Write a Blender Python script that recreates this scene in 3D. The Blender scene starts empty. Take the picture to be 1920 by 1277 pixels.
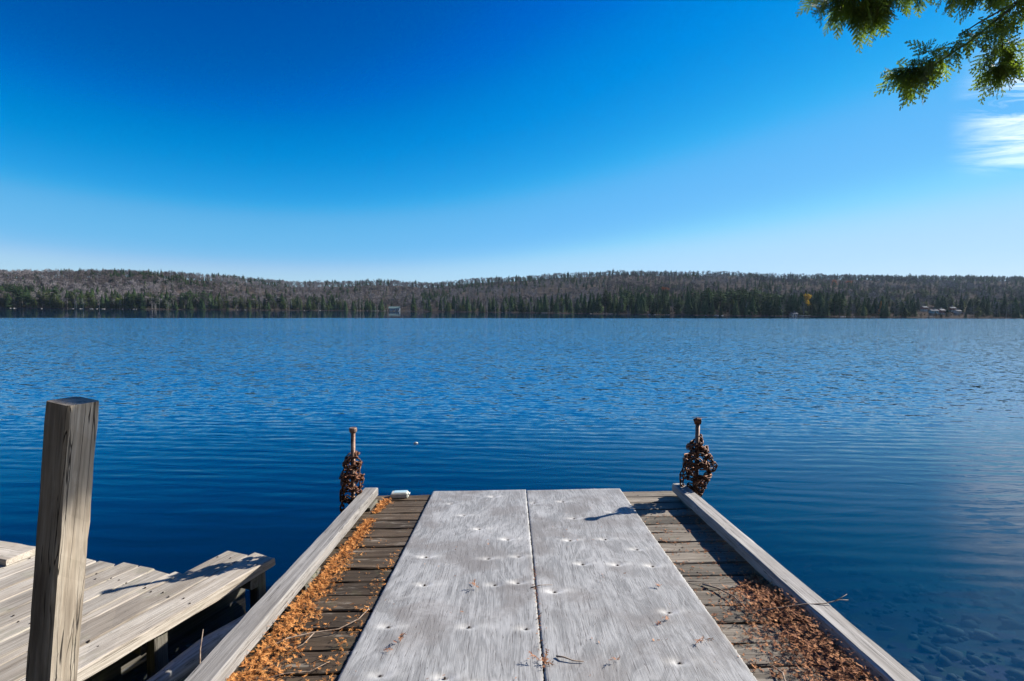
import bpy, bmesh, math, random
import numpy as np
from mathutils import Vector, Matrix, Quaternion, noise as mnoise
R_ = math.radians
random.seed(7); rng = np.random.default_rng(7)
scene = bpy.context.scene
C = scene.collection

# ------------------------------------------------------------------ camera
HC = 2.65
cam_d = bpy.data.cameras.new('camera'); cam = bpy.data.objects.new('camera', cam_d); C.objects.link(cam)
cam_d.sensor_width = 36.0; cam_d.lens = 36.0 * 950.0 / 1920.0
cam_d.clip_start = 0.05; cam_d.clip_end = 9000.0
cam.location = (0, 0, HC); cam.rotation_euler = (R_(90 - 3.4036), R_(-0.54), 0)
scene.camera = cam

# ------------------------------------------------------------------ sky and sun
SUN = Vector((0.762, 0.405, 0.506)).normalized()
world = bpy.data.worlds.new('World'); scene.world = world; world.use_nodes = True
wn, wl = world.node_tree.nodes, world.node_tree.links
for n_ in list(wn): wn.remove(n_)
w_out = wn.new('ShaderNodeOutputWorld'); w_bg = wn.new('ShaderNodeBackground'); wl.new(w_bg.outputs[0], w_out.inputs[0])
w_bg.inputs[1].default_value = 0.10
sky = wn.new('ShaderNodeTexSky'); sky.sky_type = 'NISHITA'; sky.sun_disc = False
sky.sun_elevation = math.asin(SUN.z); sky.sun_rotation = math.atan2(SUN.x, SUN.y)
sky.altitude = 300; sky.air_density = 1.0; sky.dust_density = 0.0; sky.ozone_density = 3.0
# deep polarised blue: one grade of the whole physical sky
w_sc = wn.new('ShaderNodeVectorMath'); w_sc.operation = 'SCALE'; w_sc.inputs['Scale'].default_value = 0.1; wl.new(sky.outputs[0], w_sc.inputs[0])
w_cv = wn.new('ShaderNodeRGBCurve'); wl.new(w_sc.outputs[0], w_cv.inputs['Color'])
for ci, pts in enumerate(([(0, 0), (.19, .006), (.24, .10), (.32, .17), (.44, .40), (.6, .49), (1, .70)], [(0, 0), (.18, .085), (.26, .235), (.32, .33), (.39, .45), (.5, .53), (.62, .69), (.8, .74), (1, .80)], [(0, 0), (.34, .42), (.40, .60), (.48, .75), (.6, .87), (.72, .95), (1, 1)])):
    cu = w_cv.mapping.curves[ci]; cu.points[0].location = pts[0]; cu.points[1].location = pts[-1]
    for p in pts[1:-1]: cu.points.new(*p)
w_cv.mapping.update()
w_hs = wn.new('ShaderNodeVectorMath'); w_hs.operation = 'SCALE'; w_hs.inputs['Scale'].default_value = 5.0; wl.new(w_cv.outputs[0], w_hs.inputs[0])
# thin cirrus towards the sun side of the sky
w_tc = wn.new('ShaderNodeTexCoord'); w_sep = wn.new('ShaderNodeSeparateXYZ'); wl.new(w_tc.outputs['Generated'], w_sep.inputs[0])
def wmath(op, a, b=None, clamp=False):
    m = wn.new('ShaderNodeMath'); m.operation = op; m.use_clamp = clamp
    for i, v in enumerate((a, b)):
        if v is None: continue
        if isinstance(v, (int, float)): m.inputs[i].default_value = v
        else: wl.new(v, m.inputs[i])
    return m.outputs[0]
zz = wmath('ADD', w_sep.outputs[2], 0.06)
cx = wmath('DIVIDE', w_sep.outputs[0], zz); cy = wmath('DIVIDE', w_sep.outputs[1], zz)
w_cmb = wn.new('ShaderNodeCombineXYZ'); wl.new(cx, w_cmb.inputs[0]); wl.new(cy, w_cmb.inputs[1])
w_map = wn.new('ShaderNodeMapping'); w_map.inputs['Rotation'].default_value = (0, 0, R_(38)); w_map.inputs['Scale'].default_value = (0.75, 2.3, 1)
wl.new(w_cmb.outputs[0], w_map.inputs[0])
w_n = wn.new('ShaderNodeTexNoise'); w_n.inputs['Scale'].default_value = 2.0; w_n.inputs['Detail'].default_value = 9; w_n.inputs['Roughness'].default_value = 0.68; w_n.inputs['Distortion'].default_value = 0.9
wl.new(w_map.outputs[0], w_n.inputs['Vector'])
# more cloud the further round to the sun's side (azimuth from forward), none on the left
az = wmath('ARCTAN2', w_sep.outputs[0], w_sep.outputs[1])
side = wn.new('ShaderNodeMapRange'); side.inputs[1].default_value = 0.69; side.inputs[2].default_value = 0.79; side.interpolation_type = 'SMOOTHSTEP'; wl.new(az, side.inputs[0])
elv = wn.new('ShaderNodeMapRange'); elv.inputs[1].default_value = 0.185; elv.inputs[2].default_value = 0.235; elv.interpolation_type = 'SMOOTHSTEP'; wl.new(w_sep.outputs[2], elv.inputs[0])
elv2 = wn.new('ShaderNodeMapRange'); elv2.inputs[1].default_value = 0.29; elv2.inputs[2].default_value = 0.37; elv2.inputs[3].default_value = 1.0; elv2.inputs[4].default_value = 0.15; elv2.interpolation_type = 'SMOOTHSTEP'; wl.new(w_sep.outputs[2], elv2.inputs[0])
cov = wmath('MULTIPLY', wmath('MULTIPLY', side.outputs[0], elv.outputs[0]), elv2.outputs[0])
dens = wn.new('ShaderNodeMapRange'); dens.inputs[1].default_value = 0.36; dens.inputs[2].default_value = 0.66; wl.new(w_n.outputs[0], dens.inputs[0])
cf = wmath('MULTIPLY', dens.outputs[0], cov, True)
w_mix = wn.new('ShaderNodeMix'); w_mix.data_type = 'RGBA'
wl.new(cf, w_mix.inputs[0]); wl.new(w_hs.outputs[0], w_mix.inputs[6]); w_mix.inputs[7].default_value = (8.5, 8.5, 8.5, 1)
wl.new(w_mix.outputs[2], w_bg.inputs[0])

sun_d = bpy.data.lights.new('sun', 'SUN'); sun_d.energy = 5.0; sun_d.angle = R_(0.55); sun_d.color = (1.0, 0.93, 0.82)
sun_o = bpy.data.objects.new('sun', sun_d); C.objects.link(sun_o); sun_o.rotation_euler = (-SUN).to_track_quat('-Z', 'Y').to_euler(); sun_o.location = (20, 10, 14)
vs = scene.view_settings; vs.view_transform = 'Standard'; vs.look = 'None'; vs.gamma = 1.0; vs.use_curve_mapping = False
vs.exposure = 1.0
scene.cycles.max_bounces = 8; scene.cycles.transparent_max_bounces = 12

# ------------------------------------------------------------------ helpers
def new_mat(name):
    m = bpy.data.materials.new(name); m.use_nodes = True
    nt = m.node_tree; b = nt.nodes['Principled BSDF']; return m, nt.nodes, nt.links, b
def ramp(nodes, pts):
    r = nodes.new('ShaderNodeValToRGB'); e = r.color_ramp.elements
    while len(e) < len(pts): e.new(0.5)
    for k, (p, c) in zip(e, pts): k.position = p; k.color = tuple(c) + (1,) if len(c) == 3 else c
    return r
def mixc(nodes, links, fac, a, b, blend='MIX'):
    m = nodes.new('ShaderNodeMix'); m.data_type = 'RGBA'; m.blend_type = blend
    for sock, v in ((m.inputs[0], fac), (m.inputs[6], a), (m.inputs[7], b)):
        if isinstance(v, (int, float)): sock.default_value = v
        elif isinstance(v, (tuple, list)): sock.default_value = tuple(v) + ((1,) if len(v) == 3 else ())
        else: links.new(v, sock)
    return m.outputs[2]
def math_n(nodes, links, op, a, b=None, clamp=False):
    m = nodes.new('ShaderNodeMath'); m.operation = op; m.use_clamp = clamp
    for i, v in enumerate((a, b)):
        if v is None: continue
        if isinstance(v, (int, float)): m.inputs[i].default_value = v
        else: links.new(v, m.inputs[i])
    return m.outputs[0]
def tex(nodes, links, vec, scale, detail=5, rough=0.55, dist=0.0, mscale=None):
    if mscale is not None:
        mp = nodes.new('ShaderNodeMapping'); mp.inputs['Scale'].default_value = mscale; links.new(vec, mp.inputs[0]); vec = mp.outputs[0]
    t = nodes.new('ShaderNodeTexNoise'); links.new(vec, t.inputs['Vector'])
    t.inputs['Scale'].default_value = scale; t.inputs['Detail'].default_value = detail; t.inputs['Roughness'].default_value = rough; t.inputs['Distortion'].default_value = dist
    return t
def rmap(nodes, links, v, a, b, c=0.0, d=1.0, smooth=True):
    m = nodes.new('ShaderNodeMapRange'); links.new(v, m.inputs[0])
    for i, k in enumerate((a, b, c, d)): m.inputs[i + 1].default_value = k
    if smooth: m.interpolation_type = 'SMOOTHSTEP'
    return m.outputs[0]

def wood(name, dark, mid, light, gx=1.2, gy=38.0, crack=0.5, stain=(0.05, 0.045, 0.035), stain_amt=0.3, moss=0.0, rough=0.8, damp=None, tv=(0.78, 1.16), worn=0.0):
    """weathered timber, grain along the object's local X"""
    m, N, L, b = new_mat(name)
    tc = N.new('ShaderNodeTexCoord'); oi = N.new('ShaderNodeObjectInfo')
    off = N.new('ShaderNodeVectorMath'); off.operation = 'ADD'; L.new(tc.outputs['Object'], off.inputs[0])
    sc = N.new('ShaderNodeVectorMath'); sc.operation = 'SCALE'; sc.inputs[0].default_value = (37.1, 11.3, 5.7); L.new(oi.outputs['Random'], sc.inputs['Scale'])
    L.new(sc.outputs[0], off.inputs[1]); v = off.outputs[0]
    g1 = tex(N, L, v, 1.0, 7, 0.65, 0.6, (gx, gy, gy))
    g2 = tex(N, L, v, 1.0, 3, 0.5, 0.2, (gx * 2.2, gy * 3.6, gy * 3.6))
    p = tex(N, L, v, 1.6, 4, 0.55, 0.3, (0.7, 2.2, 2.2))
    r1 = ramp(N, [(0.22, dark), (0.46, mid), (0.76, light)]); L.new(g1.outputs[0], r1.inputs[0])
    fine = rmap(N, L, g2.outputs[0], 0.35, 0.65, 0.82, 1.12)
    c1 = mixc(N, L, 1.0, r1.outputs[0], fine, 'MULTIPLY')
    pf = rmap(N, L, p.outputs[0], 0.35, 0.68)
    c2 = mixc(N, L, math_n(N, L, 'MULTIPLY', pf, stain_amt), c1, stain)
    # drying cracks
    ck = tex(N, L, v, 1.0, 2, 0.4, 0.3, (gx * 0.7, gy * 1.7, gy * 1.7))
    ckf = rmap(N, L, math_n(N, L, 'ABSOLUTE', math_n(N, L, 'SUBTRACT', ck.outputs[0], 0.5)), 0.002, 0.012, crack * 0.8, 0.0)
    c3 = mixc(N, L, ckf, c2, (0.02, 0.017, 0.015))
    # per-piece tone
    tone = N.new('ShaderNodeMapRange'); L.new(oi.outputs['Random'], tone.inputs[0]); tone.inputs[3].default_value = tv[0]; tone.inputs[4].default_value = tv[1]
    c4 = mixc(N, L, 1.0, c3, tone.outputs[0], 'MULTIPLY')
    if damp is not None:       # damp-blackened boards on one side of the deck
        pos = N.new('ShaderNodeSeparateXYZ'); L.new(tc.outputs['Object'], pos.inputs[0])
        jit = tex(N, L, v, 3.0, 3)
        xx = math_n(N, L, 'ADD', pos.outputs[0], math_n(N, L, 'MULTIPLY', math_n(N, L, 'SUBTRACT', jit.outputs[0], 0.5), 0.8))
        df = rmap(N, L, xx, damp[0], damp[1], 1.0, 0.0)
        c4 = mixc(N, L, df, c4, mixc(N, L, 1.0, c4, damp[2], 'MULTIPLY'))
    if worn > 0:       # scuffed silvery wear
        wo = tex(N, L, v, 1.0, 7, 0.72, 0.4, (3.0, 16, 16)); c4 = mixc(N, L, rmap(N, L, wo.outputs[0], 0.54, 0.70, 0.0, worn), c4, light)
    if moss > 0:
        mo = tex(N, L, v, 7.0, 5, 0.6); mf = rmap(N, L, mo.outputs[0], 0.55, 0.66, 0.0, moss)
        c4 = mixc(N, L, mf, c4, (0.16, 0.19, 0.09))
    L.new(c4, b.inputs['Base Color']); b.inputs['Roughness'].default_value = rough; b.inputs['Specular IOR Level'].default_value = 0.25
    bp = N.new('ShaderNodeBump'); bp.inputs['Strength'].default_value = 0.55; bp.inputs['Distance'].default_value = 0.006
    hsum = math_n(N, L, 'SUBTRACT', math_n(N, L, 'ADD', g1.outputs[0], math_n(N, L, 'MULTIPLY', g2.outputs[0], 0.4)), ckf)
    L.new(hsum, bp.inputs['Height']); L.new(bp.outputs[0], b.inputs['Normal'])
    return m
def plain(name, c1, c2, scale=8.0, rough=0.8, bump=0.3, metallic=0.0, rnd=0.0, spec=0.3, dk=None):
    m, N, L, b = new_mat(name)
    tc = N.new('ShaderNodeTexCoord'); t = tex(N, L, tc.outputs['Object'], scale, 6, 0.6)
    r = ramp(N, [(0.35, c1), (0.65, c2)] if not dk else [(0.30, dk), (0.42, c1), (0.66, c2)]); L.new(t.outputs[0], r.inputs[0]); col = r.outputs[0]
    if rnd > 0:
        oi = N.new('ShaderNodeObjectInfo'); tn = N.new('ShaderNodeMapRange'); L.new(oi.outputs['Random'], tn.inputs[0]); tn.inputs[3].default_value = 1 - rnd; tn.inputs[4].default_value = 1 + rnd
        col = mixc(N, L, 1.0, col, tn.outputs[0], 'MULTIPLY')
    L.new(col, b.inputs['Base Color']); b.inputs['Roughness'].default_value = rough; b.inputs['Metallic'].default_value = metallic; b.inputs['Specular IOR Level'].default_value = spec
    if bump:
        bp = N.new('ShaderNodeBump'); bp.inputs['Strength'].default_value = bump; bp.inputs['Distance'].default_value = 0.01; L.new(t.outputs[0], bp.inputs['Height']); L.new(bp.outputs[0], b.inputs['Normal'])
    return m

def mesh(name, v, f, smooth=False):
    me = bpy.data.meshes.new(name); me.from_pydata([tuple(map(float, p)) for p in v], [], [tuple(q) for q in f]); me.update()
    if smooth: me.polygons.foreach_set('use_smooth', [True] * len(me.polygons))
    return me
def obj(name, me, mat, parent=None, loc=(0, 0, 0), rot=(0, 0, 0)):
    o = bpy.data.objects.new(name, me); C.objects.link(o)
    if mat is not None and len(me.materials) == 0: me.materials.append(mat)
    o.location = loc; o.rotation_euler = rot
    if parent: o.parent = parent
    return o
def empty(name, loc=(0, 0, 0), rot=(0, 0, 0)):
    o = bpy.data.objects.new(name, None); C.objects.link(o); o.location = loc; o.rotation_euler = rot; o.empty_display_size = 0.2; return o
def tag(o, label=None, cat=None, group=None, kind=None):
    if label: o['label'] = label
    if cat: o['category'] = cat
    if group: o['group'] = group
    if kind: o['kind'] = kind
    return o
def copy_tree(o, parent=None):
    c = o.copy(); C.objects.link(c); c.parent = parent
    for ch in o.children: copy_tree(ch, c)
    return c

def beam_mesh(name, L, w, h, seg=14, jit=0.003, cham=0.008, seed=0, bow=0.0, ends=0.0):
    """timber along X, centred, top at +h/2; chamfered section with uneven edges"""
    rg = np.random.default_rng(seed + 1000); v = []; f = []
    a, b = w / 2, h / 2
    sec = [(-a, -b + cham), (-a, b - cham), (-a + cham, b), (a - cham, b), (a, b - cham), (a, -b + cham), (a - cham, -b), (-a + cham, -b)]
    ph = rg.uniform(0, 6, 4)
    for i in range(seg + 1):
        s = i / seg; x = -L / 2 + L * s
        for k, (y, z) in enumerate(sec):
            jy = rg.normal(0, jit); jz = rg.normal(0, jit * 0.7)
            e = rg.uniform(-ends, ends) if i in (0, seg) else 0
            v.append((x + e, y + jy + bow * math.sin(s * 3.1 + ph[0]), z + jz + bow * 0.5 * math.sin(s * 4 + ph[1])))
    for i in range(seg):
        for k in range(8):
            k2 = (k + 1) % 8
            f.append((i * 8 + k, i * 8 + k2, (i + 1) * 8 + k2, (i + 1) * 8 + k))
    f.append(tuple(range(7, -1, -1))); f.append(tuple(seg * 8 + k for k in range(8)))
    me = mesh(name, v, f)
    bm = bmesh.new(); bm.from_mesh(me); bmesh.ops.recalc_face_normals(bm, faces=bm.faces); bm.to_mesh(me); bm.free()
    return me
def tube_verts(pts, radii, sides=6):
    v = []; f = []; pts = [Vector(p) for p in pts]; n = len(pts)
    for i, p in enumerate(pts):
        dr = (pts[min(i + 1, n - 1)] - pts[max(i - 1, 0)])
        dr = dr.normalized() if dr.length > 1e-9 else Vector((0, 0, 1))
        u = dr.orthogonal().normalized() if i == 0 else (u - dr * u.dot(dr)).normalized()
        w = dr.cross(u)
        for k in range(sides):
            a = 2 * math.pi * k / sides; v.append(p + (u * math.cos(a) + w * math.sin(a)) * radii[i])
    for i in range(n - 1):
        for k in range(sides):
            k2 = (k + 1) % sides; f.append((i * sides + k, i * sides + k2, (i + 1) * sides + k2, (i + 1) * sides + k))
    f.append(tuple(range(sides - 1, -1, -1))); f.append(tuple((n - 1) * sides + k for k in range(sides)))
    return v, f
class MB:
    def __init__(s): s.v = []; s.f = []
    def add(s, v, f):
        o = len(s.v); s.v.extend(v); s.f.extend([tuple(i + o for i in q) for q in f])
    def mesh(s, name, smooth=False): return mesh(name, s.v, s.f, smooth)

# ------------------------------------------------------------------ materials
M = {}
M['plank'] = wood('deck plank wood', (0.07, 0.055, 0.042), (0.20, 0.17, 0.138), (0.37, 0.33, 0.28), damp=(-0.55, 0.5, (0.44, 0.36, 0.29)), stain_amt=0.55, crack=1.0, tv=(0.62, 1.3), moss=0.08, worn=0.55)
M['rail'] = wood('grey rail timber', (0.13, 0.123, 0.12), (0.28, 0.27, 0.263), (0.42, 0.41, 0.40), gx=1.0, gy=34, crack=0.95, stain_amt=0.4, stain=(0.14, 0.12, 0.10), worn=0.35)
M['sidewood'] = wood('pale grey dock boards', (0.19, 0.16, 0.13), (0.41, 0.37, 0.32), (0.58, 0.545, 0.49), gx=0.9, gy=42, crack=0.9, stain_amt=0.45, stain=(0.17, 0.13, 0.09), moss=0.16, tv=(0.7, 1.2), worn=0.45)
M['postwood'] = wood('post timber', (0.12, 0.095, 0.07), (0.31, 0.265, 0.21), (0.50, 0.455, 0.385), gx=1.4, gy=20, crack=1.2, worn=0.4, stain_amt=0.85, moss=0.06, stain=(0.085, 0.065, 0.048))
M['understructure'] = wood('wet dark timber', (0.05, 0.045, 0.04), (0.13, 0.12, 0.10), (0.26, 0.25, 0.23), gx=1.0, gy=22, crack=0.6, stain_amt=0.5, moss=0.25)
M['worn_log'] = wood('worn grey log', (0.12, 0.115, 0.105), (0.30, 0.29, 0.27), (0.50, 0.49, 0.46), gx=0.8, gy=20, crack=0.8, stain_amt=0.4)

def plywood_mat():
    m, N, L, b = new_mat('weathered plywood')
    tc = N.new('ShaderNodeTexCoord'); oi = N.new('ShaderNodeObjectInfo')
    sc = N.new('ShaderNodeVectorMath'); sc.operation = 'SCALE'; sc.inputs[0].default_value = (9.3, 23.1, 0); L.new(oi.outputs['Random'], sc.inputs['Scale'])
    off = N.new('ShaderNodeVectorMath'); off.operation = 'ADD'; L.new(tc.outputs['Object'], off.inputs[0]); L.new(sc.outputs[0], off.inputs[1]); v = off.outputs[0]
    # flowing rotary-cut figure
    warp = tex(N, L, v, 1.0, 3, 0.5, 0.0, (1.6, 0.55, 1))
    wv = N.new('ShaderNodeVectorMath'); wv.operation = 'SCALE'; L.new(warp.outputs['Color'], wv.inputs[0]); wv.inputs['Scale'].default_value = 0.9
    wa = N.new('ShaderNodeVectorMath'); wa.operation = 'ADD'; L.new(v, wa.inputs[0]); L.new(wv.outputs[0], wa.inputs[1])
    fig = tex(N, L, wa.outputs[0], 1.0, 4, 0.6, 0.8, (7.0, 1.0, 1))
    band = math_n(N, L, 'FRACT', math_n(N, L, 'MULTIPLY', fig.outputs[0], 6.0))
    bandf = rmap(N, L, math_n(N, L, 'ABSOLUTE', math_n(N, L, 'SUBTRACT', band, 0.5)), 0.0, 0.5, 0.0, 1.0)
    g1 = tex(N, L, v, 1.0, 6, 0.7, 0.0, (190, 4.0, 1)); g2 = tex(N, L, v, 1.0, 3, 0.6, 0.0, (380, 11, 1))
    p = tex(N, L, v, 2.3, 5, 0.6, 0.4)
    base = ramp(N, [(0.26, (0.145, 0.145, 0.148)), (0.48, (0.27, 0.272, 0.276)), (0.74, (0.40, 0.402, 0.404))]); L.new(g1.outputs[0], base.inputs[0])
    c = mixc(N, L, 1.0, base.outputs[0], rmap(N, L, g2.outputs[0], 0.3, 0.7, 0.80, 1.18), 'MULTIPLY')
    c = mixc(N, L, 1.0, c, rmap(N, L, bandf, 0.0, 1.0, 0.80, 1.10), 'MULTIPLY')
    c = mixc(N, L, rmap(N, L, p.outputs[0], 0.46, 0.64, 0.0, 0.7), c, (0.185, 0.172, 0.165))
    pale = tex(N, L, v, 3.4, 7, 0.7, 0.5, (1.3, 0.7, 1)); c = mixc(N, L, rmap(N, L, pale.outputs[0], 0.46, 0.72, 0.0, 0.5), c, (0.50, 0.50, 0.51))
    ck = tex(N, L, v, 1.0, 2, 0.5, 0.0, (80, 2.2, 1)); ckf = rmap(N, L, math_n(N, L, 'ABSOLUTE', math_n(N, L, 'SUBTRACT', ck.outputs[0], 0.42)), 0.004, 0.02, 0.75, 0.0)
    c = mixc(N, L, ckf, c, (0.085, 0.075, 0.075))
    at = N.new('ShaderNodeAttribute'); at.attribute_name = 'flare_wear'; ws = N.new('ShaderNodeSeparateColor'); L.new(at.outputs['Color'], ws.inputs[0])
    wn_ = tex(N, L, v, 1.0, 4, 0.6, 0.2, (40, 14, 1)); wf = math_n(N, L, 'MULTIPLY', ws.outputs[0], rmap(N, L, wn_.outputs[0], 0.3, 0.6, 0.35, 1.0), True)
    c = mixc(N, L, wf, c, (0.66, 0.65, 0.63)); c = mixc(N, L, ws.outputs[1], c, (0.07, 0.06, 0.055))      # sun flare painted pale over scuffed fibres round each fastener, dark hole
    L.new(c, b.inputs['Base Color']); b.inputs['Roughness'].default_value = 0.62; b.inputs['Specular IOR Level'].default_value = 0.35
    bp = N.new('ShaderNodeBump'); bp.inputs['Strength'].default_value = 0.35; bp.inputs['Distance'].default_value = 0.003
    hh = math_n(N, L, 'SUBTRACT', math_n(N, L, 'ADD', math_n(N, L, 'ADD', g1.outputs[0], math_n(N, L, 'MULTIPLY', bandf, 0.15)), math_n(N, L, 'MULTIPLY', g2.outputs[0], 0.5)), ckf)
    L.new(hh, bp.inputs['Height']); L.new(bp.outputs[0], b.inputs['Normal'])
    return m
M['plywood'] = plywood_mat()
M['rust'] = plain('rusty iron', (0.022, 0.012, 0.009), (0.20, 0.085, 0.045), 30, 0.55, 0.5, 0.45, 0.3)
M['pipe'] = plain('rusted pipe', (0.10, 0.05, 0.035), (0.30, 0.21, 0.165), 30, 0.6, 0.4, 0.35)
M['white_plastic'] = plain('aged white plastic', (0.42, 0.43, 0.39), (0.56, 0.57, 0.52), 14, 0.45, 0.1)
M['label_blue'] = plain('faded blue label', (0.25, 0.42, 0.52), (0.45, 0.58, 0.62), 30, 0.5, 0.0)
M['litter'] = plain('dry cedar litter', (0.36, 0.125, 0.028), (0.78, 0.38, 0.12), 38, 0.8, 0.0, dk=(0.10, 0.04, 0.015))
M['litter_red'] = plain('dry rusty cedar litter', (0.22, 0.075, 0.03), (0.62, 0.30, 0.13), 38, 0.8, 0.0, dk=(0.06, 0.025, 0.015))
M['twig'] = plain('dry twig', (0.15, 0.10, 0.07), (0.36, 0.28, 0.22), 40, 0.8, 0.3)
M['nail'] = plain('nail head', (0.03, 0.025, 0.022), (0.09, 0.07, 0.06), 80, 0.6, 0.2, 0.4)

def leaf_mat(name, c1, c2, sc=3.0, trans=0.25, rnd=0.0):
    m, N, L, b = new_mat(name)
    tc = N.new('ShaderNodeTexCoord'); t = tex(N, L, tc.outputs['Object'], sc, 4, 0.6)
    r = ramp(N, [(0.35, c1), (0.66, c2)]); L.new(t.outputs[0], r.inputs[0]); col = r.outputs[0]
    if rnd > 0:
        oi = N.new('ShaderNodeObjectInfo'); tn = N.new('ShaderNodeMapRange'); L.new(oi.outputs['Random'], tn.inputs[0]); tn.inputs[3].default_value = 1 - rnd; tn.inputs[4].default_value = 1 + rnd
        col = mixc(N, L, 1.0, col, tn.outputs[0], 'MULTIPLY')
    L.new(col, b.inputs['Base Color']); b.inputs['Roughness'].default_value = 0.9 if sc < 1 else 0.6; b.inputs['Specular IOR Level'].default_value = 0.02 if sc < 1 else 0.3
    if trans > 0:
        tb = N.new('ShaderNodeBsdfTranslucent'); L.new(mixc(N, L, 1.0, col, (1.3, 1.5, 0.6), 'MULTIPLY'), tb.inputs[0])
        mx = N.new('ShaderNodeMixShader'); mx.inputs[0].default_value = trans; out = N['Material Output']
        L.new(b.outputs[0], mx.inputs[1]); L.new(tb.outputs[0], mx.inputs[2]); L.new(mx.outputs[0], out.inputs[0])
    return m
M['cedar_leaf'] = leaf_mat('cedar foliage', (0.05, 0.08, 0.02), (0.20, 0.25, 0.05), 5.0, 0.5)
M['bark'] = plain('cedar bark', (0.07, 0.05, 0.04), (0.20, 0.15, 0.12), 12, 0.9, 0.6)
M['conifer'] = leaf_mat('conifer needles', (0.020, 0.038, 0.018), (0.055, 0.085, 0.030), 0.35, 0.15, 0.4)
M['conifer_olive'] = leaf_mat('olive cedar foliage', (0.04, 0.06, 0.02), (0.11, 0.13, 0.04), 0.35, 0.15, 0.35)
M['yellow_leaf'] = leaf_mat('yellow autumn foliage', (0.30, 0.17, 0.03), (0.50, 0.32, 0.06), 0.5, 0.3)
M['orange_leaf'] = leaf_mat('orange larch needles', (0.24, 0.11, 0.03), (0.40, 0.20, 0.06), 0.5, 0.25)
M['red_leaf'] = leaf_mat('red brown oak foliage', (0.16, 0.045, 0.03), (0.28, 0.09, 0.05), 0.5, 0.25)
M['bare'] = leaf_mat('bare twigs', (0.10, 0.09, 0.087), (0.22, 0.20, 0.195), 0.15, 0.0, 0.25)
M['bare_bark'] = plain('grey tree bark', (0.16, 0.145, 0.135), (0.34, 0.32, 0.30), 1.0, 0.9, 0.0, rnd=0.3, spec=0.0)
M['birch_bark'] = plain('white birch bark', (0.28, 0.27, 0.26), (0.48, 0.47, 0.45), 1.0, 0.8, 0.0, rnd=0.2, spec=0.0)
M['trunk'] = plain('dark conifer trunk', (0.05, 0.04, 0.035), (0.12, 0.10, 0.08), 1.0, 0.9, 0.0, spec=0.0)
M['rock'] = plain('pale shore rock', (0.16, 0.15, 0.14), (0.40, 0.38, 0.35), 1.2, 0.9, 0.4, rnd=0.3, spec=0.05)
M['hill'] = plain('leaf-littered forest floor', (0.04, 0.034, 0.03), (0.085, 0.07, 0.06), 0.05, 1.0, 0.0, spec=0.0)

def bed_mat():
    m, N, L, b = new_mat('lake bed'); tc = N.new('ShaderNodeTexCoord')
    t = tex(N, L, tc.outputs['Object'], 2.2, 6, 0.6); vo = N.new('ShaderNodeTexVoronoi'); vo.inputs['Scale'].default_value = 5.5; L.new(tc.outputs['Object'], vo.inputs['Vector'])
    r = ramp(N, [(0.3, (0.10, 0.075, 0.05)), (0.7, (0.26, 0.20, 0.15))]); L.new(t.outputs[0], r.inputs[0])
    c = mixc(N, L, 0.45, r.outputs[0], mixc(N, L, 1.0, r.outputs[0], vo.outputs['Color'], 'MULTIPLY'))
    L.new(c, b.inputs['Base Color']); b.inputs['Roughness'].default_value = 0.95; return m
M['bed'] = bed_mat()
M['stone'] = plain('brown lake stone', (0.06, 0.04, 0.028), (0.34, 0.24, 0.17), 2.5, 0.9, 0.3)

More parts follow.
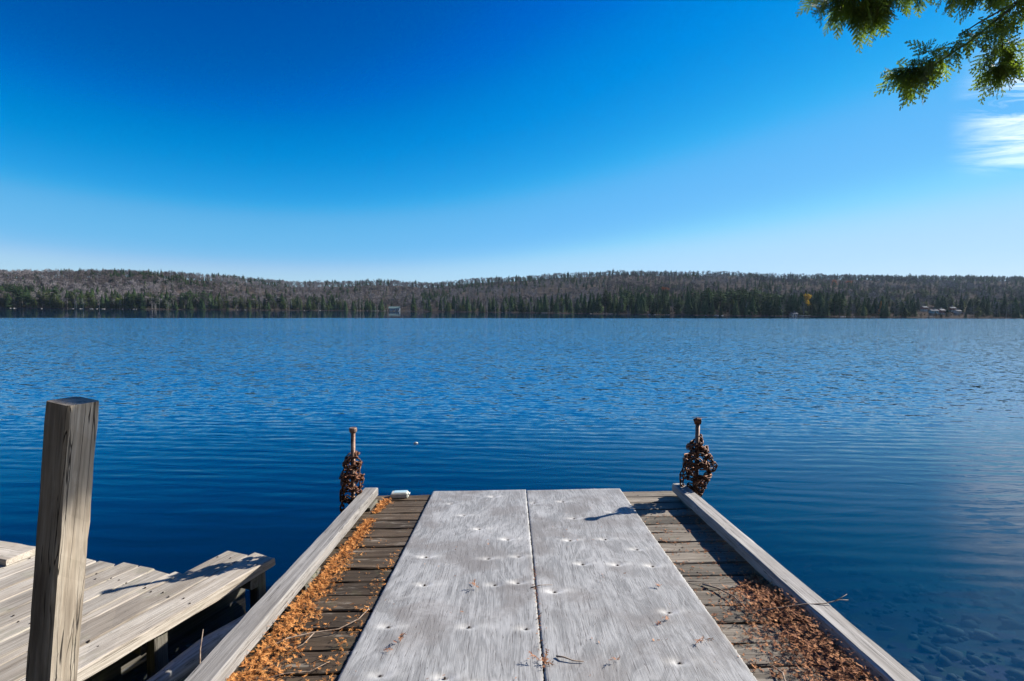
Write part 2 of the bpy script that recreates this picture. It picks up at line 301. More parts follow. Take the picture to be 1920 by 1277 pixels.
def water_mat():
    m, N, L, b = new_mat('lake water'); N.remove(b); out = N['Material Output']
    tc = N.new('ShaderNodeTexCoord'); v = tc.outputs['Object']
    pos = N.new('ShaderNodeSeparateXYZ'); L.new(v, pos.inputs[0]); X, Y = pos.outputs[0], pos.outputs[1]
    big = tex(N, L, v, 0.05, 3, 0.5, 0.3, (0.6, 1.0, 1.0)); bigv = math_n(N, L, 'SUBTRACT', big.outputs[0], 0.5)
    # sheltered calm strip below the far shore: beyond the line y = 168 + 0.55 x
    dline = math_n(N, L, 'SUBTRACT', math_n(N, L, 'SUBTRACT', Y, math_n(N, L, 'MULTIPLY', X, 0.555)), 168.0)
    dline = math_n(N, L, 'ADD', dline, math_n(N, L, 'MULTIPLY', bigv, 14.0))
    calm_far = rmap(N, L, dline, -2.0, 3.0)
    # ruffled open water starts some metres off the dock
    yy = math_n(N, L, 'ADD', Y, math_n(N, L, 'ADD', math_n(N, L, 'MULTIPLY', bigv, 9.0), math_n(N, L, 'MULTIPLY', X, -0.10)))
    open_w = rmap(N, L, yy, 7.0, 17.0)
    chop = math_n(N, L, 'MULTIPLY', open_w, math_n(N, L, 'SUBTRACT', 1.0, calm_far))
    gust = tex(N, L, v, 0.035, 3, 0.55, 0.4, (0.35, 1.0, 1.0)); gustf = rmap(N, L, gust.outputs[0], 0.3, 0.7, 0.7, 1.15)
    # wind ripples: slopes of a noise field, crests lying across the view
    s1 = tex(N, L, v, 1.0, 3, 0.6, 0.3, (2.4, 4.4, 1.0)); s2 = tex(N, L, v, 1.0, 2, 0.5, 0.2, (7.0, 12.0, 1.0))
    sv = N.new('ShaderNodeVectorMath'); sv.operation = 'ADD'; L.new(s1.outputs['Color'], sv.inputs[0])
    s2s = N.new('ShaderNodeVectorMath'); s2s.operation = 'SCALE'; L.new(s2.outputs['Color'], s2s.inputs[0]); s2s.inputs['Scale'].default_value = 0.55; L.new(s2s.outputs[0], sv.inputs[1])
    ctr = N.new('ShaderNodeVectorMath'); ctr.operation = 'SUBTRACT'; L.new(sv.outputs[0], ctr.inputs[0]); ctr.inputs[1].default_value = (0.775, 0.775, 0.775)
    sp = N.new('ShaderNodeSeparateXYZ'); L.new(ctr.outputs[0], sp.inputs[0])
    amp = math_n(N, L, 'MULTIPLY', math_n(N, L, 'MULTIPLY', chop, gustf), 1.0)
    sx = math_n(N, L, 'MULTIPLY', math_n(N, L, 'MULTIPLY', sp.outputs[0], amp), 0.5)
    # wavelets run towards the dock, so their steep fronts face it
    sy = math_n(N, L, 'MULTIPLY', math_n(N, L, 'SUBTRACT', math_n(N, L, 'MULTIPLY', sp.outputs[1], 0.85), 0.034), amp)
    # long low ripples close to the dock
    wv = N.new('ShaderNodeTexWave'); wv.wave_type = 'BANDS'; wv.bands_direction = 'Y'; wv.wave_profile = 'SIN'
    mp = N.new('ShaderNodeMapping'); mp.inputs['Rotation'].default_value = (0, 0, R_(7)); mp.inputs['Scale'].default_value = (0.35, 1, 1); L.new(v, mp.inputs[0]); L.new(mp.outputs[0], wv.inputs['Vector'])
    wv.inputs['Scale'].default_value = 0.95; wv.inputs['Distortion'].default_value = 5.0; wv.inputs['Detail'].default_value = 2.0; wv.inputs['Detail Scale'].default_value = 0.8
    rp = tex(N, L, v, 1.0, 3, 0.5, 0.4, (0.8, 2.6, 1.0))
    near = rmap(N, L, Y, 2.5, 11.0, 0.15, 1.0)
    hgt = math_n(N, L, 'MULTIPLY', math_n(N, L, 'ADD', math_n(N, L, 'MULTIPLY', wv.outputs[0], 0.16), rp.outputs[0]), math_n(N, L, 'MULTIPLY', near, math_n(N, L, 'SUBTRACT', 1.0, calm_far)))
    bp = N.new('ShaderNodeBump'); bp.inputs['Strength'].default_value = 1.0; bp.inputs['Distance'].default_value = 0.020; L.new(hgt, bp.inputs['Height'])
    cmb = N.new('ShaderNodeCombineXYZ'); L.new(sx, cmb.inputs[0]); L.new(sy, cmb.inputs[1])
    nadd = N.new('ShaderNodeVectorMath'); nadd.operation = 'ADD'; L.new(bp.outputs[0], nadd.inputs[0]); L.new(cmb.outputs[0], nadd.inputs[1])
    nn = N.new('ShaderNodeVectorMath'); nn.operation = 'NORMALIZE'; L.new(nadd.outputs[0], nn.inputs[0])
    geo = N.new('ShaderNodeNewGeometry'); dt = N.new('ShaderNodeVectorMath'); dt.operation = 'DOT_PRODUCT'; L.new(geo.outputs['Incoming'], dt.inputs[0]); L.new(nn.outputs[0], dt.inputs[1])
    om = math_n(N, L, 'SUBTRACT', 1.0, math_n(N, L, 'ABSOLUTE', dt.outputs['Value']), True)      # Schlick reflectance, the same from above and below
    frs = math_n(N, L, 'ADD', math_n(N, L, 'MULTIPLY', math_n(N, L, 'POWER', om, 4.5), 0.965), 0.035, True)
    gl = N.new('ShaderNodeBsdfGlossy'); gl.inputs['Roughness'].default_value = 0.03; L.new(nn.outputs[0], gl.inputs['Normal'])
    tr = N.new('ShaderNodeBsdfTransparent'); tr.inputs[0].default_value = (0.96, 0.98, 1.0, 1)
    df = N.new('ShaderNodeBsdfDiffuse'); df.inputs[0].default_value = (0.008, 0.095, 0.27, 1); L.new(mixc(N, L, open_w, (0.006, 0.085, 0.29), (0.016, 0.22, 0.56)), df.inputs[0])      # water's own scatter; open water brighter, painting in reflected sky light
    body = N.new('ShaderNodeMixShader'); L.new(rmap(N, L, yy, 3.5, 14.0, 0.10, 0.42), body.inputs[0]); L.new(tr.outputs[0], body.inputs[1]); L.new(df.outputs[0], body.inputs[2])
    mx = N.new('ShaderNodeMixShader'); L.new(frs, mx.inputs[0]); L.new(body.outputs[0], mx.inputs[1]); L.new(gl.outputs[0], mx.inputs[2]); L.new(mx.outputs[0], out.inputs[0])
    va = N.new('ShaderNodeVolumeAbsorption'); va.inputs[0].default_value = (0.30, 0.52, 0.62, 1); va.inputs['Density'].default_value = 1.3; L.new(va.outputs[0], out.inputs['Volume'])
    return m
M['water'] = water_mat()

# ------------------------------------------------------------------ lake, bed, hills
def shore_y(x): return -0.6 + 0.42 * max(0.0, x - 2.2) + 0.12 * max(0.0, -x - 4)
def bed_z(x, y):
    dy = y - shore_y(x)
    z = -0.15 * dy if dy > 0 else -0.22 * dy
    if z < -0.6: z = -0.6 + (z + 0.6) * 1.8
    z = max(z, -5.0); z = min(z, 1.6)
    return z + 0.05 * mnoise.noise(Vector((x * 0.5, y * 0.5, 0))) + 0.02 * mnoise.noise(Vector((x * 2, y * 2, 3)))
xs = np.concatenate([[-3000, -900, -300, -100, -50], np.linspace(-30, 30, 121), [50, 100, 300, 900, 3000]])
ys = np.concatenate([[-400, -100, -40], np.linspace(-20, 40, 121), [60, 120, 300, 700, 1200, 3000]])
v = [(x, y, bed_z(x, y) if (abs(x) <= 30 and -20 <= y <= 40) else (-5.0 if y > -20 and shore_y(max(-30, min(30, x))) < y else 1.6)) for y in ys for x in xs]
nx = len(xs); f = [(j * nx + i, j * nx + i + 1, (j + 1) * nx + i + 1, (j + 1) * nx + i) for j in range(len(ys) - 1) for i in range(nx - 1)]
tag(obj('lake_bed', mesh('lake_bed', v, f, True), M['bed']), kind='structure')
wb = 2900.0; wv_ = [(-wb, -15, -7), (wb, -15, -7), (wb, 2600, -7), (-wb, 2600, -7), (-wb, -15, 0), (wb, -15, 0), (wb, 2600, 0), (-wb, 2600, 0)]
wf_ = [(3, 2, 1, 0), (4, 5, 6, 7), (0, 1, 5, 4), (1, 2, 6, 5), (2, 3, 7, 6), (3, 0, 4, 7)]
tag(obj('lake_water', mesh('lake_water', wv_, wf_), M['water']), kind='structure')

def ico(sub=1):
    bm = bmesh.new(); bmesh.ops.create_icosphere(bm, subdivisions=sub, radius=1.0); vv = np.array([q.co[:] for q in bm.verts]); ff = [tuple(q.index for q in p.verts) for p in bm.faces]; bm.free(); return vv, ff
IV, IF = ico(1); IV2, IF2 = ico(2)
mb = MB()
for _ in range(3000):
    x = random.uniform(-7, 11); y = random.uniform(0.5, 11)
    if random.random() < 0.4: x = random.uniform(2, 8); y = random.uniform(1, 7)
    s = random.choice([0.02, 0.03, 0.045, 0.08]) * random.uniform(0.7, 1.4)
    q = IV * (1 + rng.normal(0, 0.2, (len(IV), 1))) * np.array([s * random.uniform(0.8, 1.5), s * random.uniform(0.7, 1.2), s * random.uniform(.35, .75)])
    a = random.uniform(0, 6.3); ca, sa = math.cos(a), math.sin(a); q = q @ np.array([[ca, sa, 0], [-sa, ca, 0], [0, 0, 1]])
    mb.add(list(q + np.array([x, y, bed_z(x, y) + s * 0.1])), IF)
tag(obj('lake_stones', mb.mesh('lake_stones', True), M['stone']), 'brown stones lying on the shallow lake bed', 'stones', kind='stuff')

# far shore: everything by bearing (given as photo-column tangent) and depth
def interp(x, tab):
    xs_, ys_ = zip(*tab); return float(np.interp(x, xs_, ys_))
SH = [(-400, 470), (0, 500), (300, 560), (740, 720), (900, 640), (1100, 500), (1400, 400), (1650, 405), (1900, 420), (2400, 450)]
TOPY = [(-400, 800), (0, 800), (300, 840), (560, 1150), (800, 1300), (1050, 1500), (2400, 1500)]
SKY = [(-400, 66), (0, 68), (100, 70), (200, 71), (330, 68), (420, 64), (500, 55), (560, 51), (700, 54), (800, 52), (880, 57), (950, 63), (1050, 70), (1150, 74), (1300, 74), (1400, 72), (1600, 70), (1900, 72), (2400, 74)]
TREE = 15.0
def ter(px, t):
    """t 0 at the shore, 1 on the ridge; returns world x, y, ground z"""
    ys0 = interp(px, SH); yt = interp(px, TOPY); y = ys0 + (yt - ys0) * t
    hr = HC + interp(px, SKY) / 950.0 * yt - TREE
    tt = max(0.0, min(1.0, t)); z = hr * (0.25 * tt + 0.75 * tt * tt * (3 - 2 * tt)) if t >= 0 else t * 60
    if t > 1: z = hr - (t - 1) * 120
    x = (px - 960) / 950.0 * y
    z += 0.12 + (7.0 * mnoise.noise(Vector((x * 0.007, y * 0.007, 1))) * min(1, max(0, t) * 4) * (1 - .6 * max(0, min(1, (t - .75) * 4)))) if t >= 0 else 0
    return x, y, z
pxs = np.linspace(-400, 2400, 141); ts = np.concatenate([[-0.12, -0.03, -0.004], np.linspace(0, 1, 41), [1.1, 1.3]])
v = [ter(p, t) for t in ts for p in pxs]; nx = len(pxs)
f = [(j * nx + i, j * nx + i + 1, (j + 1) * nx + i + 1, (j + 1) * nx + i) for j in range(len(ts) - 1) for i in range(nx - 1)]
tag(obj('hills', mesh('hills', v, f, True), M['hill']), kind='structure')

# ---- tree meshes
def conifer_meshes(kind, seed):
    rg = random.Random(seed); H = 1.0; mb = MB()
    nw = {'spruce': 13, 'cedar': 12, 'pine': 8}[kind]
    for i in range(nw):
        s = i / (nw - 1)
        if kind == 'spruce': z0 = 0.10 + 0.86 * s; rad = 0.17 * (1 - s) ** 0.85 + 0.012; drop = 0.055
        elif kind == 'cedar': z0 = 0.06 + 0.86 * s; rad = 0.20 * math.sin(math.pi * (0.16 + 0.80 * s)) ** 0.8 * (1 - 0.35 * s); drop = -0.04
        else: z0 = 0.38 + 0.56 * s; rad = 0.21 * math.sin(math.pi * (0.22 + 0.70 * s)) * rg.uniform(0.7, 1.15); drop = -0.015
        nb = 9 if kind != 'pine' else 8
        a0 = rg.uniform(0, 6)
        for k in range(nb):
            a = a0 + 6.283 * k / nb + rg.uniform(-.25, .25); r = rad * rg.uniform(0.65, 1.2); z = z0 + rg.uniform(-.03, .03)
            wd = max(0.022, r * 0.42); c, s_ = math.cos(a), math.sin(a)
            tip = (c * r, s_ * r, z - drop * rg.uniform(.5, 1.5)); mid = (c * r * .55, s_ * r * .55)
            A = (mid[0] - s_ * wd, mid[1] + c * wd, z - drop * .4 - .012); B = (mid[0] + s_ * wd, mid[1] - c * wd, z - drop * .4 - .012); T = (c * r * .5, s_ * r * .5, z + .028); O = (0, 0, z + .03)
            mb.add([O, A, tip, B, T], [(0, 1, 4), (1, 2, 4), (2, 3, 4), (3, 0, 4)])
    if kind == 'spruce': mb.add([(0.012, 0, .93), (-.006, .01, .93), (-.006, -.01, .93), (0, 0, 1.02)], [(0, 1, 3), (1, 2, 3), (2, 0, 3)])
    crown = mb.mesh(kind + '_crown')
    tv, tf = tube_verts([(0, 0, -0.06), (0, 0, 0.4), (0, 0, 0.93)], [0.016, 0.011, 0.003], 5)
    return crown, mesh(kind + '_trunk', tv, tf)
def bare_meshes(seed, slim=False):
    rg = random.Random(seed); tw = MB(); tr = MB()
    lean = (rg.uniform(-.04, .04), rg.uniform(-.04, .04)); top = 0.72
    def tp(s): return Vector((lean[0] * s, lean[1] * s, s))
    tv, tf = tube_verts([tp(-.06), tp(.3), tp(.6), tp(.93)], [.012, .010, .006, .002], 5); tr.add(tv, tf)
    def blade(p, q, w0):
        d = (q - p); n = Vector((rg.uniform(-1, 1), rg.uniform(-1, 1), rg.uniform(-.3, .3))).cross(d)
        if n.length < 1e-6: return
        n = n.normalized() * w0; tw.add([p - n, p + n, q], [(0, 1, 2)])
    nbr = 11
    for i in range(nbr):
        s = .30 + .58 * i / (nbr - 1) + rg.uniform(-.03, .03); p = tp(s); a = rg.uniform(0, 6.283); up = rg.uniform(.6, 1.3); ln = (.26 if not slim else .17) * (1.15 - s * .75)
        d = Vector((math.cos(a), math.sin(a), up)).normalized(); q = p + d * ln; blade(p, q, .005)
        for j in range(4):
            p2 = p.lerp(q, rg.uniform(.3, 1.0)); a2 = a + rg.uniform(-1.3, 1.3); d2 = Vector((math.cos(a2), math.sin(a2), rg.uniform(.0, 1.3))).normalized(); q2 = p2 + d2 * ln * rg.uniform(.4, .65); blade(p2, q2, .005)
            for k in range(3):
                p3 = p2.lerp(q2, rg.uniform(.2, 1)); d3 = (d2 + Vector((rg.uniform(-.7, .7), rg.uniform(-.7, .7), rg.uniform(-.1, .7)))).normalized(); blade(p3, p3 + d3 * ln * rg.uniform(.25, .42), .0085)
    return tw.mesh('bare_crown'), tr.mesh('bare_trunk')
def round_crown(seed, nl=520):
    rg = random.Random(seed); mb = MB(); lobes = [(Vector((rg.uniform(-.16, .16), rg.uniform(-.16, .16), rg.uniform(.4, .84))), rg.uniform(.10, .17)) for _ in range(11)]
    for _ in range(nl):
        c, r = rg.choice(lobes); d = Vector((rg.gauss(0, 1), rg.gauss(0, 1), rg.gauss(0, 1))).normalized() * r * rg.uniform(.6, 1.05); p = c + d
        a = Vector((rg.uniform(-1, 1), rg.uniform(-1, 1), rg.uniform(-1, 1))).normalized() * .03; b = a.cross(Vector((rg.uniform(-1, 1), rg.uniform(-1, 1), 1))).normalized() * .024
        mb.add([p - a, p + b, p + a, p - b], [(0, 1, 2, 3)])
    return mb.mesh('leafy_crown')
SPR = [conifer_meshes('spruce', s) for s in range(5)]; CED = [conifer_meshes('cedar', 20 + s) for s in range(4)]; PIN = [conifer_meshes('pine', 40 + s) for s in range(3)]
BAR = [bare_meshes(60 + s) for s in range(6)]; BIR = [bare_meshes(80 + s, True) for s in range(4)]
for cr, tk in SPR + PIN: cr.materials.append(M['conifer']); tk.materials.append(M['trunk'])
for cr, tk in CED: cr.materials.append(M['conifer_olive']); tk.materials.append(M['trunk'])
for cr, tk in BAR: cr.materials.append(M['bare']); tk.materials.append(M['bare_bark'])
for cr, tk in BIR: cr.materials.append(M['bare']); tk.materials.append(M['birch_bark'])
TD = {'spruce': (SPR, 'spruce_tree', 'dark spruce on the far shore', 'front-row spruces on the far shore'),
      'cedar': (CED, 'cedar_tree', 'olive bushy cedar on the far shore', 'front-row cedars on the far shore'),
      'pine': (PIN, 'pine_tree', 'tall tufted pine on the far shore', 'front-row pines on the far shore'),
      'bare': (BAR, 'bare_tree', 'leafless grey hardwood on the far shore', 'front-row bare hardwoods on the far shore'),
      'birch': (BIR, 'birch_tree', 'slim white birch on the far shore', 'front-row birches on the far shore')}
def tree(kind, x, y, z, h, wide=1.0, label=None, group=None, name=None, crown_mat=None):
    lst, nm, lb, gr = TD[kind]; cr, tk = random.choice(lst)
    e = empty(name or nm, (x, y, z - 0.1), (0, 0, random.uniform(0, 6.28))); e.scale = (h * wide, h * wide, h)
    tag(e, label or lb, 'tree', group or gr)
    c = obj('crown', cr, None, e); t = obj('trunk', tk, None, e)
    if crown_mat is not None:
        c.material_slots[0].link = 'OBJECT'; c.material_slots[0].material = crown_mat
    return e
GAPS = [(722, 760), (1722, 1762), (1778, 1808)]      # clearings with cabins
def in_gap(px, t): return 0.012 < t < 0.10 and any(a - 4 < px < b + 4 for a, b in GAPS)
def front_kind(px):
    r = random.random()
    if px < 640: return 'cedar' if r < .36 else 'spruce' if r < .62 else 'pine' if r < .68 else 'birch' if r < .84 else 'bare'
    if px < 1110: return 'spruce' if r < .38 else 'cedar' if r < .52 else 'birch' if r < .70 else 'bare'
    if px < 1580: return 'spruce' if r < .55 else 'pine' if r < .72 else 'cedar' if r < .80 else 'bare' if r < .94 else 'birch'
    return 'spruce' if r < .50 else 'cedar' if r < .62 else 'bare'
def seg_name(px):
    for a, t_ in ((350, 'on the far left shore'), (700, 'on the shore left of the lone blue cabin'), (1100, 'on the middle shore right of the blue cabin'), (1480, 'on the shore left of the golden tree'), (1690, 'on the shore just right of the golden tree')):
        if px < a: return t_
    return 'on the far right shore by the cottages'
cnt = 0; tries = 0
while cnt < 900 and tries < 9000:
    tries += 1; px = random.uniform(-40, 1965); dpt = random.random() ** 2.2 * 0.13; 
    if in_gap(px, dpt): continue
    x, y, z = ter(px, 0.002 + dpt); k = front_kind(px)
    h = {'spruce': random.uniform(12, 22), 'cedar': random.uniform(10, 18), 'pine': random.uniform(17, 24), 'bare': random.uniform(11, 17), 'birch': random.uniform(11, 17)}[k]
    if dpt < 0.012: h *= 0.72
    if px > 1580: h *= 0.82
    if any(a - 8 < px < b + 8 for a, b in GAPS) and dpt < .05: h *= 0.34
    tree(k, x, y, z, h, random.uniform(1.2, 1.8) if k in ('spruce', 'pine') else random.uniform(1.3, 2.0) if k == 'cedar' else random.uniform(.9, 1.3), label='%s, %s' % (TD[k][2].replace(' on the far shore', ''), seg_name(px))); cnt += 1
def special(px, t, h, mat, label, name, rc=True, wide=1.3):
    x, y, z = ter(px, t); e = empty(name, (x, y, z - .1)); e.scale = (h * wide, h * wide, h); tag(e, label, 'tree')
    me = round_crown(int(px)) if rc else SPR[0][0].copy(); me.materials.clear(); me.materials.append(mat)
    obj('crown', me, None, e); obj('trunk', BAR[0][1], None, e)
special(1511, 0.03, 20, M['yellow_leaf'], 'golden yellow treetop above the dark pines on the right', 'yellow_tree', wide=.75)
special(1650, 0.02, 13, M['orange_leaf'], 'orange larch at the water right of the dark conifer band', 'larch_tree', False)
special(1638, 0.06, 14, M['orange_leaf'], 'rusty orange larch slightly uphill of the shore larch', 'larch_tree', False, .9)
special(1560, 0.55, 17, M['red_leaf'], 'red-brown oak high on the right hillside, left of its twin', 'oak_tree')
special(1589, 0.52, 17, M['red_leaf'], 'red-brown oak high on the right hillside, right of its twin', 'oak_tree')
special(1246, 0.25, 17, M['red_leaf'], 'rust-coloured oak behind the middle conifers', 'oak_tree')
special(222, 0.004, 13, leaf_mat('lime foliage', (.10, .13, .03), (.20, .23, .06), .5, .3), 'bright lime-green tree at the water on the left shore', 'lime_green_tree', wide=.8)

# ---- the wood behind, read as one mass
def merge_wood(name, items, mat, label):
    V = []; F = []; o = 0
    for me_np, faces, x, y, z, h, w, a in items:
        ca, sa = math.cos(a), math.sin(a); q = me_np * np.array([h * w, h * w, h]); q = q @ np.array([[ca, sa, 0], [-sa, ca, 0], [0, 0, 1]]) + np.array([x, y, z]); V.append(q); F.append(faces + o); o += len(q)
    V = np.concatenate(V); F = np.concatenate(F); me = bpy.data.meshes.new(name)
    me.vertices.add(len(V)); me.vertices.foreach_set('co', V.ravel()); me.loops.add(F.size); me.loops.foreach_set('vertex_index', F.ravel().astype(np.int32))
    me.polygons.add(len(F)); me.polygons.foreach_set('loop_start', np.arange(0, F.size, 3, dtype=np.int32)); me.polygons.foreach_set('loop_total', np.full(len(F), 3, np.int32)); me.update(calc_edges=True)
    return tag(obj(name, me, mat), label, 'wood', kind='stuff')
def as_np(me):
    me.calc_loop_triangles(); vv = np.array([q.co[:] for q in me.vertices]); ff = np.array([t.vertices[:] for t in me.loop_triangles]); return vv, ff
def far_bare(seed):
    rg = random.Random(seed); mb = MB(); mb.add([(-.012, 0, -.05), (.012, 0, -.05), (0, 0, .9)], [(0, 1, 2)]); mb.add([(0, -.012, -.05), (0, .012, -.05), (0, 0, .9)], [(0, 1, 2)])
    lob = [(Vector((rg.uniform(-.13, .13), rg.uniform(-.13, .13), rg.uniform(.45, .82))), rg.uniform(.10, .17)) for _ in range(6)]
    for i in range(64):       # hazy rounded crown of twig sprays
        c, r = rg.choice(lob); p = c + Vector((rg.gauss(0, 1), rg.gauss(0, 1), rg.gauss(0, 1))).normalized() * r * rg.uniform(.3, 1.0); o = Vector((p.x, p.y, (p.z - .35) * .8)).normalized(); d = (o + Vector((rg.uniform(-.7, .7), rg.uniform(-.7, .7), rg.uniform(-.3, .7)))).normalized() * rg.uniform(.06, .12); n = Vector((rg.uniform(-1, 1), rg.uniform(-1, 1), rg.uniform(-.5, .5))).cross(d).normalized() * .017
        mb.add([p - n, p + n, p + d], [(0, 1, 2)])
    me = mb.mesh('tmp'); r = as_np(me); bpy.data.meshes.remove(me); return r
FB = [far_bare(s) for s in range(8)]; FC = [as_np(m_[0]) for m_ in SPR[:3] + PIN[:2] + CED[:1]]
bare_items = [[], []]; con_items = []
for _ in range(14000):
    px = random.uniform(-80, 2000); t = random.uniform(0.06, 1.03) if random.random() > .12 else random.uniform(.96, 1.04)
    if in_gap(px, t): continue
    x, y, z = ter(px, t); n = mnoise.noise(Vector((x * .006, y * .006, 5)))
    n2 = mnoise.noise(Vector((x * .011, y * .011, 9))); pc = .12 + 1.5 * max(0, n2 - .08)
    if 1110 < px < 1580 and t < .22: pc = .75
    elif px > 1580 and t < .15: pc = .55
    if px > 1150 and t < .5: pc += .18
    if px > 1700 and t > .55: pc = .5
    if px > 1150 and t > .93: pc = .75
    if px < 640 and t < .25: pc += .15
    if 850 < px < 1130 and .45 < t < .8: pc += .25
    h = random.uniform(9, 17) * (1.0 if px > 640 else .95)
    if random.random() < pc: con_items.append(random.choice(FC) + (x, y, z, h * random.uniform(.8, 1.15), random.uniform(.9, 1.3), random.uniform(0, 6.28)))
    else: bare_items[0 if n + random.uniform(-.25, .25) < (.22 if px > 1130 else -.12) else 1].append(random.choice(FB) + (x, y, z, h, random.uniform(.9, 1.35), random.uniform(0, 6.28)))
M['bare_far'] = leaf_mat('far bare crowns brown', (0.062, 0.052, 0.052), (0.122, 0.103, 0.101), .02, 0.0)
M['bare_far2'] = leaf_mat('far bare crowns grey', (0.115, 0.104, 0.106), (0.225, 0.205, 0.208), .02, 0.0)
merge_wood('brown_bare_wood', bare_items[0], M['bare_far'], 'brownish leafless hardwood forest covering the hills across the lake')
merge_wood('grey_bare_wood', bare_items[1], M['bare_far2'], 'greyish leafless hardwood forest mixed over the far hills')
merge_wood('evergreen_wood', con_items, M['conifer'], 'dark evergreens scattered through the far hillside forest')

shrubs = []
for _ in range(900):
    px = random.uniform(-60, 1980); x, y, z = ter(px, random.uniform(-.001, .03)); shrubs.append(random.choice(FC[-1:] + FB[:3]) + (x, y, z - .3, random.uniform(1.5, 4.5), random.uniform(1.2, 2.4), random.uniform(0, 6.28)))
merge_wood('shore_shrubs', shrubs, leaf_mat('dull shore brush', (.035, .035, .02), (.11, .085, .055), .1, 0), 'dull brush fringing the far waterline')
# ---- shore rocks, cabins, small jetties across the lake
rock_me = []
for s in range(4):
    rg = np.random.default_rng(s); rock_me.append(mesh('rock', IV * (1 + rg.normal(0, .13, (len(IV), 1))) * np.array([1.3, .9, .55]), IF, False)); rock_me[-1].materials.append(M['rock'])
for i in range(64):
    px = random.choice([random.uniform(0, 300), random.uniform(0, 640), random.uniform(680, 1000), random.uniform(1100, 1260), random.uniform(1320, 1640)]); x, y, z = ter(px, 0.0)
    s = random.uniform(.3, .95); o = obj('shore_rock', random.choice(rock_me), None, None, (x, y - 2.5 + random.uniform(-1.5, 1), .18 * s), (0, 0, random.uniform(0, 6))); o.scale = (s * random.uniform(1, 1.8), s, s * .8)
    tag(o, 'pale boulder at the waterline ' + seg_name(px), 'rock', 'boulders along the far shoreline')
def slab(w, d, h): return [(-w, -d, 0), (w, -d, 0), (w, d, 0), (-w, d, 0), (-w, -d, h), (w, -d, h), (w, d, h), (-w, d, h)], [(3, 2, 1, 0), (4, 5, 6, 7), (0, 1, 5, 4), (1, 2, 6, 5), (2, 3, 7, 6), (3, 0, 4, 7)]
def box_me(nm, w, d, h): v_, f_ = slab(w / 2, d / 2, h); return mesh(nm, v_, f_)
def cabin(px, t, w, d, h, rh, wallm, roofm, label, rz=0.0, ny=3, dz=0.5):
    x, y, z = ter(px, t); e = empty('cabin', (x, y, z + dz), (0, 0, rz)); tag(e, label, 'cabin')
    wl_ = MB(); wl_.add(*slab(w / 2, d / 2, h)); wl_.add([(-w / 2, -d / 2, h), (w / 2, -d / 2, h), (w / 2, d / 2, h), (-w / 2, d / 2, h), (-w / 2, 0, h + rh), (w / 2, 0, h + rh)], [(0, 4, 3), (1, 2, 5)]); obj('wall', wl_.mesh('cabin_wall'), wallm, e)
    fd = box_me('cabin_foundation', w * .96, d * .96, 2.2); obj('foundation', fd, M['rock'], e, (0, 0, -2.2))
    ov = .5; th = .14; rf = MB()
    for s in (-1, 1):
        y0 = s * (d / 2 + ov); zl = h - ov * rh / (d / 2); rf.add([(-w / 2 - ov, y0, zl), (w / 2 + ov, y0, zl), (w / 2 + ov, 0, h + rh), (-w / 2 - ov, 0, h + rh), (-w / 2 - ov, y0, zl + th), (w / 2 + ov, y0, zl + th), (w / 2 + ov, 0, h + rh + th), (-w / 2 - ov, 0, h + rh + th)], [(0, 1, 2, 3), (7, 6, 5, 4), (0, 4, 5, 1), (0, 3, 7, 4), (1, 5, 6, 2)])
    rfo = obj('roof', rf.mesh('cabin_roof'), roofm, e); obj('chimney', box_me('cabin_chimney', .7, .7, 1.8), M['rock'], rfo, (w * .25, .8, h + rh * .5))
    for i in range(ny):
        wx = -w / 2 + w * (i + .5) / ny; wo = obj('window' if i != ny // 2 else 'door', box_me('cabin_window', w / ny * .45, .08, h * (.42 if i != ny // 2 else .75)), M['glass'] if i != ny // 2 else M['trunk'], e, (wx, -d / 2 - .03, h * (.35 if i != ny // 2 else .02)))
    return e
M['glass'] = plain('dark window glass', (.03, .035, .04), (.05, .055, .06), 1, .12, 0, spec=.5)
M['wall_blue'] = plain('blue grey siding', (.13, .19, .25), (.19, .25, .31), 2, .7, 0); M['roof_teal'] = plain('pale green metal roof', (.10, .16, .155), (.16, .22, .21), 2, .8, 0, spec=.05)
M['wall_white'] = plain('white siding', (.30, .30, .29), (.40, .40, .39), 2, .6, 0); M['roof_grey'] = plain('light metal roof', (.11, .115, .13), (.18, .19, .20), 2, .8, 0, spec=.05); M['wall_red'] = plain('red brown siding', (.22, .08, .06), (.32, .13, .10), 2, .7, 0)
M['wall_teal'] = plain('teal siding', (.12, .24, .27), (.18, .31, .34), 2, .6, 0)
cabin(740, .012, 15, 8, 3.4, 2.3, M['wall_blue'], M['roof_teal'], 'blue-grey cabin with pale green roof alone on the middle shore', .1, 5)
cabin(1749, .035, 5.5, 4, 2.3, 1.1, M['wall_teal'], M['roof_grey'], 'teal cottage in the group of cottages on the right shore', -.1, 3, 2)
cabin(1731, .085, 4.5, 4, 1.9, .9, M['wall_red'], M['roof_grey'], 'cottage with bright metal roof left of the teal cottage', .1, 3, 4)
cabin(1763, .05, 4.5, 4, 2.3, 1.1, M['wall_red'], M['roof_grey'], 'small red-brown cottage just right of the teal cottage', .2, 3, 2)
cabin(1783, .075, 4.5, 4, 1.9, .9, M['wall_red'], M['roof_grey'], 'cottage with pale roof left of the white cottage', .0, 3, 4)
cabin(1794, .05, 4, 3.5, 1.9, .9, M['wall_white'], M['roof_grey'], 'small white cottage at the right end of the group', .0, 3, 2)
cabin(1702, .03, 5, 4, 2.2, 1.1, M['wall_blue'], M['roof_grey'], 'grey shed low on the shore left of the cottages', .1, 3)
cabin(1487, .004, 4.5, 3.5, 1.9, .9, M['wall_white'], M['roof_grey'], 'white boathouse at the water below the dark pines', .0, 3, 0)
